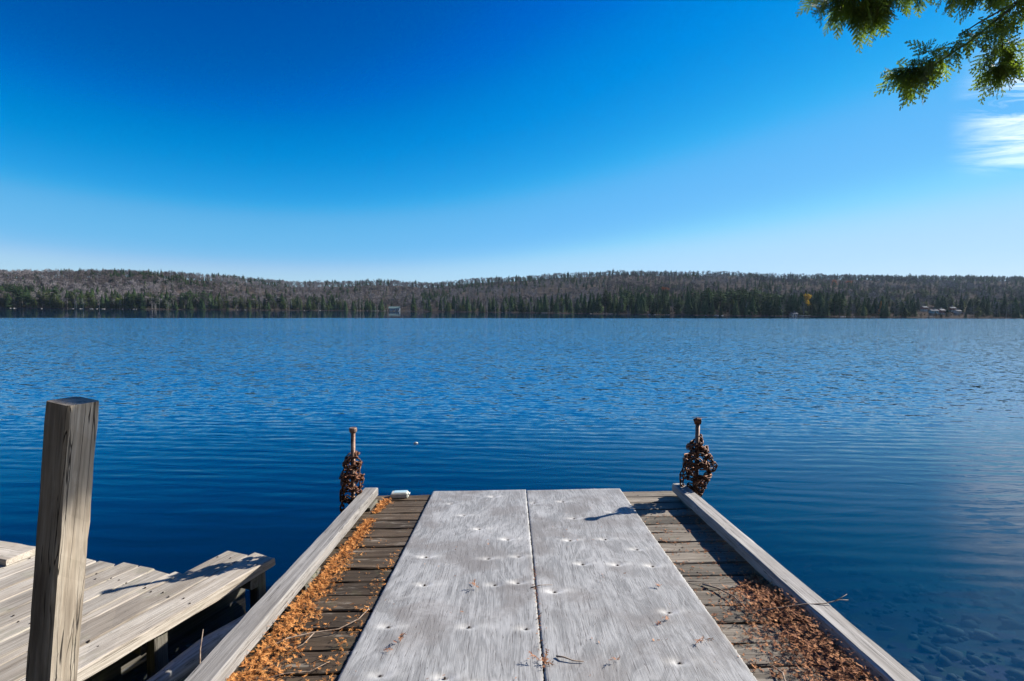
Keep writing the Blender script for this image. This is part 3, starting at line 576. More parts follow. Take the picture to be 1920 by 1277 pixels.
for px, L_ in ((707, 8), (768, 7), (955, 9), (1020, 7), (1141, 6), (1500, 9), (1735, 5)):
    x, y, z = ter(px, 0.0); e = empty('far_jetty', (x, y - 5, 0)); tag(e, 'small pale jetty at the water across the lake', 'jetty', 'jetties along the far shore')
    obj('deck', box_me('jetty_deck', L_, 2.0, .25), M['sidewood'], e, (0, 0, .55))
    for q in (-.4, .4): obj('pile', box_me('jetty_pile', .25, .25, 2.0), M['understructure'], e, (q * L_, 0, -1.3))

bank = []  # evergreens added out of view to dim sky light on the near faces
for _ in range(46):
    x = random.uniform(-26, 24); y = random.uniform(-16, -5); bank.append(random.choice(FC) + (x, y, bed_z(x, y) - .2, random.uniform(9, 15), random.uniform(1.2, 1.7), random.uniform(0, 6.28)))
merge_wood('unseen_bank_wood', bank, M['conifer'], 'unseen evergreen wood added behind the dock to hold back sky light')
# ------------------------------------------------------------------ main dock
T_, D_, N_ = Vector((1.0, .002, .025)), Vector((-.001, .9985, -.0536)), None
D_.normalize(); T_ = (T_ - D_ * T_.dot(D_)).normalized(); N_ = T_.cross(D_)
dm = Matrix((T_, D_, N_)).transposed(); dorg = Vector((0, 0, HC)) - N_ * 1.6
dock = empty('dock', dorg, dm.to_euler()); tag(dock, 'wooden dock with plywood walkway and timber side rails running out into the lake', 'dock')
XL, XR, YE = -1.45, 1.70, 5.262
pl_me = [beam_mesh('plank', XR - XL + 0.0, 0.168, 0.045, 22, .0022, .006, s, .002, .006) for s in range(6)]
for m_ in pl_me: m_.materials.append(M['plank'])
P0 = 0.1875
for i in range(36):
    y = YE - 0.088 - i * P0; o = obj('plank', pl_me[(i * 5 + i // 3) % 6], None, dock, ((XL + XR) / 2 + random.uniform(-.008, .008), y + random.uniform(-.004, .004), -.0425 + random.uniform(-.003, .003)), (random.uniform(-.008, .008), random.uniform(-.001, .001), random.uniform(-.003, .003)))
# nails in plank rows near the joists
nail_me = mesh('nail', *tube_verts([(0, 0, -.01), (0, 0, .0015)], [.0055, .0055], 7)); nail_me.materials.append(M['nail'])
for i in range(16):
    y = YE - 0.088 - i * P0
    for sx in (-1.18, 1.25, 1.52):
        for dy in (-.045, .045): obj('nail', nail_me, None, dock, (sx + random.uniform(-.012, .012), y + dy + random.uniform(-.008, .008), -.0195))
# stringers, end board, piles
for x in (-1.38, -.5, .5, 1.59): obj('stringer', beam_mesh('stringer', 6.6, .06, .2, 10, .003, .006, int(x * 10) + 50), M['understructure'], dock, (x, 1.92, -.167), (0, 0, math.pi / 2))
obj('end_board', beam_mesh('end_board', XR - XL, .045, .18, 12, .003, .006, 77), M['understructure'], dock, ((XL + XR) / 2, YE - .02, -.17))
for x in (-1.30, 1.5):
    for y in (4.9, 2.6, .3): obj('pile', beam_mesh('pile', 2.6, .15, .15, 8, .004, .02, 90 + int(y)), M['understructure'], dock, (x, y, -1.50), (0, math.pi / 2, 0))
# side rails on spacer blocks
def rail(x0, y0, x1, y1, w, h, zt, seed):
    L = math.hypot(x1 - x0, y1 - y0); me = beam_mesh('rail', L, w * .93, h, 44, .0018, .010, seed, .004, .004); return obj('rail', me, M['rail'], dock, ((x0 + x1) / 2, (y0 + y1) / 2, zt - h / 2), (0, 0, math.atan2(y1 - y0, x1 - x0)))
rail(-1.372, -1.2, -1.447, 5.14, .150, .085, .10, 5); rail(1.70, -1.2, 1.661, 5.11, .135, .085, .10, 8)
for y in (4.9, 3.4, 1.9, .4): obj('spacer_block', beam_mesh('spacer_block', .26, .11, .036, 2, .002, .005, 4), M['understructure'], dock, (-1.41, y, -.003), (0, 0, math.pi / 2)); obj('spacer_block', beam_mesh('spacer_block', .26, .10, .036, 2, .002, .005, 6), M['understructure'], dock, (1.675, y - .1, -.003), (0, 0, math.pi / 2))
# plywood walkway: two rows of sheets with dents where the fasteners pull in
DENT = [(-0.65, 3.72), (-0.19, 3.67), (0.03, 3.69), (-0.59, 3.3), (-0.13, 3.28), (0.02, 3.3), (-0.71, 2.82), (-0.26, 2.81), (0.06, 2.78), (-0.65, 2.41), (-0.34, 2.39), (-0.16, 2.34), (-0.05, 4.01), (0.48, 4.92), (0.2, 4.9), (0.53, 4.46), (0.44, 3.98), (0.72, 3.99), (0.92, 3.79), (0.48, 3.56), (0.72, 3.54), (0.96, 3.51), (0.89, 2.92), (0.8, 2.47), (-0.45, 4.57), (-0.29, 4.24), (0.25, 3.18), (-.6, 4.9), (-.2, 5.1), (.9, 4.6), (.3, 2.2), (-.5, 1.9), (.7, 1.8)]
def sheet(x0, x1, y0, y1, seed):
    nx_, ny_ = 110, int((y1 - y0) / .011); xx = np.linspace(x0, x1, nx_); yy = np.linspace(y0, y1, ny_); Xg, Yg = np.meshgrid(xx, yy); Z = np.zeros_like(Xg); WR = np.zeros_like(Xg); WG = np.zeros_like(Xg)
    rg = np.random.default_rng(seed)
    for dx, dy in DENT:
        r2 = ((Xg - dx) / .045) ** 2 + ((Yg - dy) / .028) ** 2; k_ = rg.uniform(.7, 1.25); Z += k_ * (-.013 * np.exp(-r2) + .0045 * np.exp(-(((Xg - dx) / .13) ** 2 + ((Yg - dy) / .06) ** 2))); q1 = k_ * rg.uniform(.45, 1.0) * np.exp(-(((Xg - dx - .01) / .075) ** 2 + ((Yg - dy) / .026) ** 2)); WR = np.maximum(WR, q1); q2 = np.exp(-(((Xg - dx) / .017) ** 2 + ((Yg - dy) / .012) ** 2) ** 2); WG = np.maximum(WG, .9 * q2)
    for _ in range(9): a, b, p = rg.uniform(.8, 5), rg.uniform(.5, 3), rg.uniform(0, 6); Z += .0011 * np.sin(a * Xg + b * Yg + p)
    edge = np.minimum(np.minimum(Xg - x0, x1 - Xg), np.minimum(Yg - y0, y1 - Yg)); Z -= .004 * np.exp(-edge / .006)
    jx = rg.normal(0, .0018, Xg.shape) * (np.minimum(Xg - x0, x1 - Xg) < .001); jy = rg.normal(0, .0025, Xg.shape) * (np.minimum(Yg - y0, y1 - Yg) < .001)
    top = np.stack([Xg + jx - (x0 + x1) / 2, Yg + jy - (y0 + y1) / 2, Z], -1).reshape(-1, 3); F = []
    idx = np.arange(nx_ * ny_).reshape(ny_, nx_); F = np.stack([idx[:-1, :-1], idx[:-1, 1:], idx[1:, 1:], idx[1:, :-1]], -1).reshape(-1, 4).tolist()
    ring = list(idx[0, :]) + list(idx[1:, -1]) + list(idx[-1, -2::-1]) + list(idx[-2:0:-1, 0]); o = len(top); low = top[ring].copy(); low[:, 2] = -.0175
    for i in range(len(ring)): j = (i + 1) % len(ring); F.append([ring[j], ring[i], o + i, o + j])
    F.append([o + i for i in range(len(ring) - 1, -1, -1)][::1])
    me = mesh('plywood_sheet', np.concatenate([top, low]), F, True); ca = me.color_attributes.new('flare_wear', 'FLOAT_COLOR', 'POINT'); cd = np.zeros((len(me.vertices), 4), np.float32); cd[:len(top), 0] = np.clip(WR, 0, 1).ravel(); cd[:len(top), 1] = np.clip(WG, 0, 1).ravel(); cd[:, 3] = 1; ca.data.foreach_set('color', cd.ravel()); me.materials.append(M['plywood'])
    return obj('plywood_sheet', me, None, dock, ((x0 + x1) / 2, (y0 + y1) / 2, 0), (0, 0, 0))
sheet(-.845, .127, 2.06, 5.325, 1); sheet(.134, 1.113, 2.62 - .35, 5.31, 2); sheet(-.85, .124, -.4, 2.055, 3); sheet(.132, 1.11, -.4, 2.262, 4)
for dx, dy in DENT[:27]: obj('nail', nail_me, None, dock, (dx, dy, -.0048))

# small white box left on the dock end
wbx = empty('plastic_box', dm @ Vector((-1.172, 5.20, -.018)) + dorg, dm.to_euler()); wbx.rotation_euler.rotate_axis('Z', R_(4)); tag(wbx, 'small white plastic box on the far left corner of the dock', 'box')
bm = bmesh.new(); bmesh.ops.create_cube(bm, size=1); bmesh.ops.scale(bm, vec=(.185, .125, .05), verts=bm.verts); bmesh.ops.translate(bm, vec=(0, 0, .025), verts=bm.verts)
for q in bm.verts:
    if q.co.z > .03: q.co.x *= .9; q.co.y *= .86
bmesh.ops.bevel(bm, geom=bm.edges[:], offset=.008, segments=2, affect='EDGES'); me = bpy.data.meshes.new('box_body'); bm.to_mesh(me); bm.free(); obj('body', me, M['white_plastic'], wbx)
obj('label', box_me('box_label', .13, .07, .002), M['label_blue'], wbx, (0.01, .01, .0505)); obj('handle', beam_mesh('box_handle', .06, .012, .012, 3, .0005, .003, 3), M['white_plastic'], wbx, (.098, 0, .03), (0, 0, math.pi / 2))

# ------------------------------------------------------------------ mooring pipes and chains
def W(x, y, z): return dm @ Vector((x, y, z)) + dorg
def link_mesh():
    n, s = 10, 5; pts = []; hl, r = .0135, .0125
    for i in range(n):
        a = 2 * math.pi * i / n; pts.append(Vector((math.cos(a) * r + (hl if math.cos(a) > .01 else -hl if math.cos(a) < -.01 else 0), math.sin(a) * r, 0)))
    v = []; f = []
    for i in range(n):
        dr = (pts[(i + 1) % n] - pts[i - 1]).normalized(); sd = dr.cross(Vector((0, 0, 1)))
        for k in range(s): a = 2 * math.pi * k / s; v.append(pts[i] + (sd * math.cos(a) + Vector((0, 0, 1)) * math.sin(a)) * .0052)
    for i in range(n):
        for k in range(s): f.append((i * s + k, i * s + (k + 1) % s, ((i + 1) % n) * s + (k + 1) % s, ((i + 1) % n) * s + k))
    me = mesh('chain_link', v, f, True); me.materials.append(M['rust']); return me
LINK = link_mesh()
def chain(base, path, label, group):
    """links threaded along a polyline, each turned a quarter against the last"""
    e = empty('rusty_chain', base); tag(e, label, 'chain', group); path = [Vector(p) for p in path]; seg = []; tot = 0
    for a, b in zip(path, path[1:]): seg.append((tot, a, b)); tot += (b - a).length
    n = int(tot / .052); k = 0
    for i in range(min(n, 290)):
        s = i * .052
        while k < len(seg) - 1 and seg[k + 1][0] <= s: k += 1
        t0, a, b = seg[k]; d = (b - a).normalized(); p = a + d * (s - t0); q = d.to_track_quat('X', 'Z') @ Quaternion((1, 0, 0), (math.pi / 2 if i % 2 else 0) + random.uniform(-.25, .25) + i * .05)
        o = obj('link', LINK, None, e, p - Vector(base)); o.rotation_mode = 'QUATERNION'; o.rotation_quaternion = q; sc = random.uniform(1.3, 1.5); o.scale = (sc, sc, sc)
    return e
def pipe(x, y, ztop, lean, label, cap):
    b = W(x, y, 0); top = Vector((b.x + lean[0], b.y + lean[1], ztop)); bot = Vector((b.x - lean[0] * 1.6, b.y - lean[1], -1.3)); e = empty('mooring_pipe', (b.x, b.y, 0)); tag(e, label, 'pipe', None)
    o_ = Vector((b.x, b.y, 0)); v, f = tube_verts([bot - o_, (bot + top) / 2 - o_, top - o_], [.021, .021, .021], 12); obj('shaft', mesh('pipe_shaft', v, f, True), M['pipe'], e)
    if cap == 'collar': v, f = tube_verts([top - o_ + Vector((0, 0, q)) for q in (-.045, -.03, -.004, .006)], [.026, .036, .037, .033], 14)
    else: v, f = tube_verts([top - o_ + Vector((.03, -.01, .012)), top - o_ + Vector((-.004, 0, .014)), top - o_ + Vector((-.034, .01, .004))], [.030, .034, .028], 12)
    obj('collar', mesh('pipe_collar', v, f, False), M['pipe' if cap == 'collar' else 'rust'], e); return b, top
def wound(b, z0, z1, rfun, turns, seed, extra=()):
    rg = random.Random(seed); pts = []; n = int(turns * 14)
    for i in range(n + 1):
        s = i / n; a = s * turns * 6.283; zz = z0 + (z1 - z0) * (abs(((s * 2.5) % 2) - 1)) + rg.uniform(-.012, .012) + .045 * math.sin(a + s * 9.0) * min(1, 4 * (1 - abs(((s * 2.5) % 2) - 1))); r = rfun((zz - z0) / (z1 - z0)) * rg.uniform(.7, 1.05)
        pts.append(Vector((b.x + math.cos(a) * r, b.y + math.sin(a) * r, zz)))
    for l in extra: pts.extend([Vector((b.x + p[0], b.y + p[1], p[2])) for p in l])
    return pts
bl, tl = pipe(-1.575, 4.94, HC - 1.153, (.012, 0), 'rusty upright pipe with flared collar outside the left rail', 'collar')
zb = bl.z
chain((bl.x, bl.y, zb), wound(bl, zb - .04, zb + .50, lambda u: .055 + .045 * math.sin(math.pi * min(1, max(0, u)) ** .9), 10, 3, [[(-.06, -.08, zb + .3), (-.08, -.07, zb + .1), (-.085, -.04, zb - .2), (-.08, -.02, zb - .5)]]), 'rusty chain wound tightly round the left mooring pipe', 'chains wound on the mooring pipes')
br, tr_ = pipe(1.812, 5.03, HC - 1.085, (-.004, 0), 'rusty upright pipe with knobbed top outside the right rail', 'knob')
zb = br.z
def rr(u): u = min(1, max(0, u)); return .03 + .105 * math.sin(math.pi * u ** 1.15) ** .9
loops = [[(.0, -.05, zb + .52), (.07, -.05, zb + .46), (.14, -.03, zb + .36), (.185, -.01, zb + .30), (.17, 0, zb + .26), (.10, -.04, zb + .27), (.02, -.08, zb + .33), (-.06, -.08, zb + .40), (-.12, -.04, zb + .34), (-.155, -.02, zb + .22), (-.15, -.02, zb + .10), (-.10, -.04, zb + .01), (-.03, -.06, zb - .02), (.03, -.05, zb + .05), (.10, -.03, zb + .17), (.12, 0, zb + .24), (.04, -.09, zb + .22), (-.05, -.09, zb + .17), (-.03, -.07, zb + .08), (.05, -.06, zb + .03)]]
chain((br.x, br.y, zb), wound(br, zb - .01, zb + .58, rr, 10, 9, loops), 'rusty chain heaped in loose loops on the right mooring pipe', 'chains wound on the mooring pipes')

# ------------------------------------------------------------------ cedar litter on the deck
def frond(rg, p, s, yaw, tilt, mbx):
    n = 5; ax = Vector((math.cos(yaw), math.sin(yaw), tilt)); sd = Vector((-math.sin(yaw), math.cos(yaw), rg.uniform(-.6, .6))).normalized(); curl = rg.uniform(-.5, .9)
    def P(u): return p + ax * (s * u) + Vector((0, 0, curl * s * u * u * .5))
    w = s * .045; mbx.add([P(0) - sd * w, P(0) + sd * w, P(.5) + sd * w, P(1), P(.5) - sd * w], [(0, 1, 2, 4), (4, 2, 3)])
    for i in range(n):
        u = .15 + .7 * i / n
        for q in (-1, 1):
            if rg.random() < .2: continue
            b = P(u); tipp = b + (ax * .55 + sd * q * .75 + Vector((0, 0, rg.uniform(-.25, .4)))) * s * (.42 - .25 * u) * rg.uniform(.7, 1.3); d = (tipp - b); nrm = ax.normalized() * s * .055
            mbx.add([b, (b + tipp) / 2 + nrm, tipp, (b + tipp) / 2 - nrm], [(0, 1, 2, 3)])
rgl = random.Random(11); LB, RBm = MB(), MB()
def zfloor(x): return .004 if -.84 < x < 1.11 else -.018
def width_left(y): return float(np.interp(y, [1.5, 2.3, 2.7, 3.2, 3.8, 4.4, 4.75, 4.85, 5.1], [.42, .34, .27, .19, .14, .10, .04, .08, .09]))
for _ in range(4600):
    y = 1.6 + 3.5 * rgl.random() ** 1.15; w = width_left(y); u = abs(rgl.gauss(0, .38)); x = -1.305 + .0118 * (5 - y) * -1 + w * u
    if u > 1.35 or (4.55 < y < 4.72) : continue
    hgt = .06 * max(0, 1 - u) * min(1, w / .25)
    frond(rgl, Vector((x, y, -.016 + rgl.random() * hgt)), rgl.uniform(.016, .044), rgl.uniform(0, 6.28), rgl.uniform(-.2, .5), LB)
for _ in range(330):      # drift against the plywood edge, left
    y = 1.9 + 2.0 * rgl.random() ** 2.6; x = -.87 - abs(rgl.gauss(0, .05 + .05 * max(0, 2.9 - y))); frond(rgl, Vector((x, y, -.015 + rgl.random() * .015)), rgl.uniform(.016, .036), rgl.uniform(0, 6.28), rgl.uniform(-.2, .4), LB)
def pile_r(y): return float(np.interp(y, [1.6, 2.3, 2.7, 3.0, 3.2, 3.35], [.40, .38, .40, .36, .26, .04]))
for _ in range(3700):
    y = 1.6 + 1.75 * rgl.random(); w = pile_r(y); u = abs(rgl.gauss(0, .45)); x = 1.60 - w * u
    if u > 1.6: continue
    frond(rgl, Vector((x, y, -.016 + (rgl.random() ** .6) * .105 * max(0, 1 - u * .9) * min(1, (3.4 - y) * 2.2))), rgl.uniform(.016, .044), rgl.uniform(0, 6.28), rgl.uniform(-.2, .5), RBm)
for _ in range(160): frond(rgl, Vector((1.59 - abs(rgl.gauss(0, .06)), rgl.uniform(3.2, 4.7), -.016 + rgl.random() * .01)), rgl.uniform(.016, .036), rgl.uniform(0, 6.28), rgl.uniform(-.1, .4), RBm)
for _ in range(620):      # strewn over the right boards, thicker along the joints
    y = 2.0 + 2.9 * rgl.random(); k = round((YE - y) / P0); yj = YE - k * P0 + rgl.gauss(0, .03); y = yj if rgl.random() < .65 else y; x = rgl.uniform(1.13, 1.6)
    if y > 4.6 and rgl.random() < .7: continue
    frond(rgl, Vector((x, y, -.016)), rgl.uniform(.015, .034), rgl.uniform(0, 6.28), rgl.uniform(-.1, .3), RBm)
for _ in range(70): frond(rgl, Vector((rgl.uniform(-1.25, -.9), rgl.uniform(2, 5.1), -.016)), rgl.uniform(.014, .032), rgl.uniform(0, 6.28), rgl.uniform(-.1, .3), LB)
for _ in range(70): frond(rgl, Vector((rgl.uniform(-.8, 1.08), rgl.uniform(2.1, 5.2), .004)), rgl.uniform(.010, .024), rgl.uniform(0, 6.28), rgl.uniform(-.1, .3), RBm)
for _ in range(90): frond(rgl, Vector((.130 + rgl.gauss(0, .006), rgl.uniform(2.1, 3.6) , .002)), rgl.uniform(.010, .022), rgl.uniform(0, 6.28), rgl.uniform(-.1, .5), RBm)
for mbx, mt, nm, lb in ((LB, 'litter', 'orange_cedar_litter', 'bright orange dry cedar litter drifted along the left rail'), (RBm, 'litter_red', 'rusty_cedar_litter', 'rusty brown dry cedar litter piled along the right rail')):
    o = obj(nm, mbx.mesh(nm), M[mt], None, dorg, dm.to_euler()); tag(o, lb, 'litter', kind='stuff')

def twig(pts, r, label, branch=None):
    P = [W(*p) for p in pts]; o0 = P[0]; mbx = MB(); n = len(P); mbx.add(*tube_verts([p - o0 for p in P], [r * (1 - .6 * i / (n - 1)) for i in range(n)], 5))
    for q in branch or []: B = [W(*p) - o0 for p in q]; mbx.add(*tube_verts(B, [r * .6, r * .4, r * .2][:len(B)], 4))
    return tag(obj('dry_twig', mbx.mesh('dry_twig', True), M['twig'], None, o0), label, 'twig')
twig([(1.37, 2.86, .03), (1.48, 2.83, .06), (1.60, 2.80, .095), (1.70, 2.78, .107), (1.79, 2.785, .125), (1.84, 2.79, .12)], .0045, 'long thin twig lying across the right rail', [[(1.76, 2.783, .12), (1.82, 2.80, .135), (1.85, 2.815, .14)]])
twig([(1.21, 3.26, -.01), (1.28, 3.18, .0), (1.33, 3.07, .004), (1.345, 2.96, -.006), (1.35, 2.90, -.012)], .006, 'crooked grey twig on the right boards above the litter pile')
twig([(1.13, 3.30, -.012), (1.2, 3.28, .0), (1.29, 3.2, -.012)], .003, 'short thin twig on the right boards near the plywood edge')
twig([(1.24, 2.44, -.01), (1.245, 2.36, .012), (1.215, 2.26, .0), (1.205, 2.2, -.012)], .0055, 'curved twig on the nearest right boards')
twig([(-1.30, 2.58, .02), (-1.22, 2.70, .012), (-1.10, 2.76, .006), (-.98, 2.80, .0), (-.90, 2.90, .0), (-.87, 3.0, .005)], .0055, 'long pale twig across the left boards', [[(-1.1, 2.76, .006), (-1.12, 2.66, .004), (-1.2, 2.56, .0)]])
twig([(-1.25, 2.36, .0), (-1.12, 2.43, .0), (-1.0, 2.45, -.004), (-.93, 2.52, .0)], .004, 'thin twig in the litter at the near left corner')
twig([(-1.46, 2.33, .06), (-1.50, 2.40, .14), (-1.515, 2.45, .21)], .004, 'bare twig sticking up outside the left rail')
twig([(.20, 2.52, .006), (.235, 2.50, .014), (.28, 2.48, .008), (.33, 2.475, .006)], .005, 'curved dry twig on the right plywood sheet near the seam')
twig([(.10, 3.22, .005), (.16, 3.235, .012), (.24, 3.25, .006)], .0035, 'small twig lying over the plywood seam')
def scrap(x, y, s, label, n=3, seed=0):
    rg = random.Random(seed); mbx = MB(); o0 = W(x, y, .004)
    for i in range(n): frond(rg, Vector((rg.uniform(-.02, .02), rg.uniform(-.012, .012), .002 + .006 * i)), s * rg.uniform(.8, 1.2), rg.uniform(0, 6.28), rg.uniform(-.1, .35), mbx)
    tag(obj('cedar_scrap', mbx.mesh('cedar_scrap'), M['litter_red'], None, o0, dm.to_euler()), label, 'leaf scrap')
for i, (x, y, s, lb) in enumerate([(-.625, 2.66, .05, 'curled brown cedar scrap on the left plywood, lower left'), (-.25, 3.25, .055, 'twiggy cedar scrap in the middle of the left plywood sheet'), (.475, 2.47, .035, 'little tan cedar scrap on the near right plywood'), (.82, 2.81, .05, 'flat tan cedar scrap beside the figured grain, right plywood'), (.975, 2.63, .05, 'tan cedar scrap near the right plywood edge'), (.122, 2.47, .06, 'tangle of cedar scraps caught on the plywood seam'), (.905, 3.2, .04, 'small cedar scrap on the right plywood, middle distance'), (-.66, 2.59, .03, 'tiny tan cedar scrap near the left plywood corner')]): scrap(x, y, s, lb, 4 if i in (1, 5) else 3, i)

# ------------------------------------------------------------------ older low dock on the left
UD = Vector((math.sin(R_(20)), math.cos(R_(20)), 0)); VD = Vector((math.cos(R_(20)), -math.sin(R_(20)), 0)); ZL = HC - 2.28
def LD(u, v, z): p = (UD * u + VD * v) * 1.036; return (p.x, p.y, ZL + z)
yaw20 = math.pi / 2 - R_(20)
ld = empty('side_dock', LD(1.5, -4.5, -ZL)); tag(ld, 'low weathered plank dock left of the main dock, boards running at an angle', 'dock'); ldo = ld.location.copy()
def lpart(name, me, mat, p, rot): return obj(name, me, mat, ld, Vector(p) - ldo, rot)
def lplank(v0, v1, u0, u1, th, seed, zt=0.0, mat='sidewood', nm='plank', jit=.003):
    return lpart(nm, beam_mesh(nm, (u1 - u0) * 1.036, (v1 - v0) * 1.036 - .007, th, 26, jit, .009, seed, .003, .012), M[mat], LD((u0 + u1) / 2, (v0 + v1) / 2, zt - th / 2), (0, random.uniform(-.002, .002), yaw20))
lplank(-3.695, -3.445, -1.5, 3.39, .085, 201, .004, jit=.0045); lplank(-3.955, -3.70, -1.5, 3.33, .085, 202, .0)
vv = -3.96; i = 0
while vv > -7.2:
    w = [.09, .18, .18, .20, .20, .195, .205, .2, .19, .2, .2, .2, .2, .2, .2, .2, .2, .2, .2][min(i, 18)]; lplank(vv - w, vv, -1.5, 2.90 - .11 * (-3.96 - vv) + random.uniform(-.03, .03), .05, 210 + i, random.uniform(-.004, .003)); vv -= w; i += 1
nv = mesh('nail', *tube_verts([(0, 0, -.01), (0, 0, .001)], [.007, .007], 7)); nv.materials.append(M['nail'])
for u in (3.22, 2.62, 2.05, 1.5, .9):
    v_ = -3.5
    while v_ > -6.4:
        if u < 2.9 or v_ > -3.96: lpart('nail', nv, None, LD(u + random.uniform(-.03, .03), v_ + random.uniform(-.02, .02), .0015), (0, 0, 0))
        v_ -= .10
# joists and short posts under the front edge, worn log below
lpart('joist', beam_mesh('joist', .5, .09, .11, 3, .004, .01, 99), M['understructure'], LD(3.2, -3.72, -.145), (0, 0, -R_(20)))
for u in (2.35, 1.45, .5): lpart('joist', beam_mesh('joist', 3.4, .09, .14, 10, .004, .01, int(u * 10)), M['understructure'], LD(u, -5.2, -.158), (0, 0, -R_(20)))
for u, s in ((3.28, .10), (2.40, .10), (1.62, .12), (.8, .12)): lpart('post', beam_mesh('post', 1.5, s, s, 8, .004, .012, int(u * 7)), M['understructure'] if u > 2 else M['postwood'], LD(u, -3.53, -.84), (0, math.pi / 2, yaw20))
lpart('shade_board', beam_mesh('shade_board', 4.6, .05, .5, 12, .005, .01, 31), M['understructure'], LD(1.1, -3.75, -.36), (0, 0, yaw20))  # board added behind the posts so the underside stays dark
lg = MB(); rg = np.random.default_rng(5); n = 26; pp = [Vector((-2.4 + 4.8 * i / n, .02 * math.sin(i * .9), .015 * math.sin(i * .7))) for i in range(n + 1)]; v, f = tube_verts(pp, [.075 + .012 * math.sin(i * 1.3) + rg.normal(0, .004) for i in range(n + 1)], 9); lg.add(v, f)
lpart('log', lg.mesh('log', True), M['worn_log'], LD(1.15, -3.28, -.30), (0, 0, yaw20))
lpart('sill_beam', beam_mesh('sill_beam', 4.8, .16, .14, 20, .006, .02, 41, .01), M['worn_log'], LD(1.0, -3.08, -.42), (0, 0, yaw20))
lpart('mossy_block', beam_mesh('mossy_block', .7, .30, .12, 6, .008, .02, 43), plain('yellow green moss', (.13, .14, .03), (.30, .29, .07), 20, .95, .6), LD(1.75, -3.50, -.33), (0, 0, yaw20))
# thick board left lying on it at the far left
tag(obj('loose_board', beam_mesh('loose_board', 1.6, .26, .055, 14, .003, .008, 60), M['sidewood'], None, LD(2.50, -6.20, .030), (0, 0, -R_(14))), 'thick loose board lying across the left dock at the picture edge', 'board')

# ------------------------------------------------------------------ leaning square post, near left
pe = empty('leaning_post', (-1.975, 1.9, -.4)); tag(pe, 'tall square weathered post leaning right at the near left', 'post'); ax = Vector((.118, 0, 1)).normalized()
q = Vector((1, 0, 0)).rotation_difference(ax) @ Quaternion((1, 0, 0), R_(14)); pm = beam_mesh('shaft', 2.74, 0.116, .116, 34, .0013, .009, 300, .002, .002)
sh = obj('shaft', pm, M['postwood'], pe, ax * 1.342); sh.rotation_mode = 'QUATERNION'
zc = ax; fx = Vector((math.sin(R_(104)), math.cos(R_(104)), 0)); fx = (fx - zc * fx.dot(zc)).normalized(); fy = zc.cross(fx); sh.rotation_quaternion = Matrix((zc, fx, fy)).transposed().to_quaternion()

# ------------------------------------------------------------------ cedar overhanging from the right bank
ct = empty('cedar_tree', (6.4, 1.3, bed_z(6.4, 1.3) - .1)); tag(ct, 'white cedar whose drooping sprays hang into the top right corner', 'tree'); co = ct.location.copy()
v, f = tube_verts([Vector(p) - co for p in ((6.4, 1.3, -.4), (6.38, 1.32, 1.5), (6.3, 1.4, 3.6), (6.25, 1.4, 6), (6.3, 1.35, 8.6))], [.24, .19, .15, .10, .03], 12); obj('trunk', mesh('cedar_trunk', v, f, True), M['bark'], ct)
def ip(px, py, Y): return Vector(((px - 960) / 950 * Y, Y, HC + (582 + (px - 960) * .0094 - py) / 950 * Y))
limbs = [[Vector((6.3, 1.4, 4.3)), Vector((5.5, 2.3, 4.95)), Vector((4.8, 3.2, 5.32)), ip(1905, -35, 4.2), ip(1780, -30, 4.25), ip(1660, -14, 4.25), ip(1575, 12, 4.25), ip(1530, 30, 4.25)],
         [Vector((6.3, 1.4, 3.9)), Vector((5.3, 2.2, 4.55)), ip(1990, -40, 3.7), ip(1885, 15, 3.6), ip(1838, 52, 3.6), ip(1790, 92, 3.6), ip(1725, 135, 3.6), ip(1672, 150, 3.6)],
         [ip(1838, 52, 3.6), ip(1846, 100, 3.6), ip(1850, 150, 3.6)], [ip(1885, 15, 3.6), ip(1800, 62, 3.6), ip(1765, 85, 3.6)], [ip(1990, -40, 3.7), ip(1950, 10, 3.75), ip(1912, 55, 3.75)]]
lm = MB()
for i, l in enumerate(limbs): k = len(l); lm.add(*tube_verts([p - co for p in l], [(.012 if i < 2 else .005) * (1 - .88 * j / (k - 1)) + .0025 for j in range(k)], 6))
rg = random.Random(21); back = []
for i in range(16):       # the rest of its crown, out of the picture to the right
    h = 2.6 + 6.0 * i / 16; a = rg.uniform(-2.3, 1.0); ln = 1.9 * (1 - .06 * i) * rg.uniform(.7, 1.0); s = Vector((6.3, 1.4, h)); e_ = s + Vector((math.cos(a) * ln, math.sin(a) * ln, .25)); back.append((s, e_)); lm.add(*tube_verts([s - co, (s + e_) / 2 + Vector((0, 0, .1)) - co, e_ - co], [.03, .018, .005], 5))
obj('limb', lm.mesh('cedar_limb', True), M['bark'], ct)
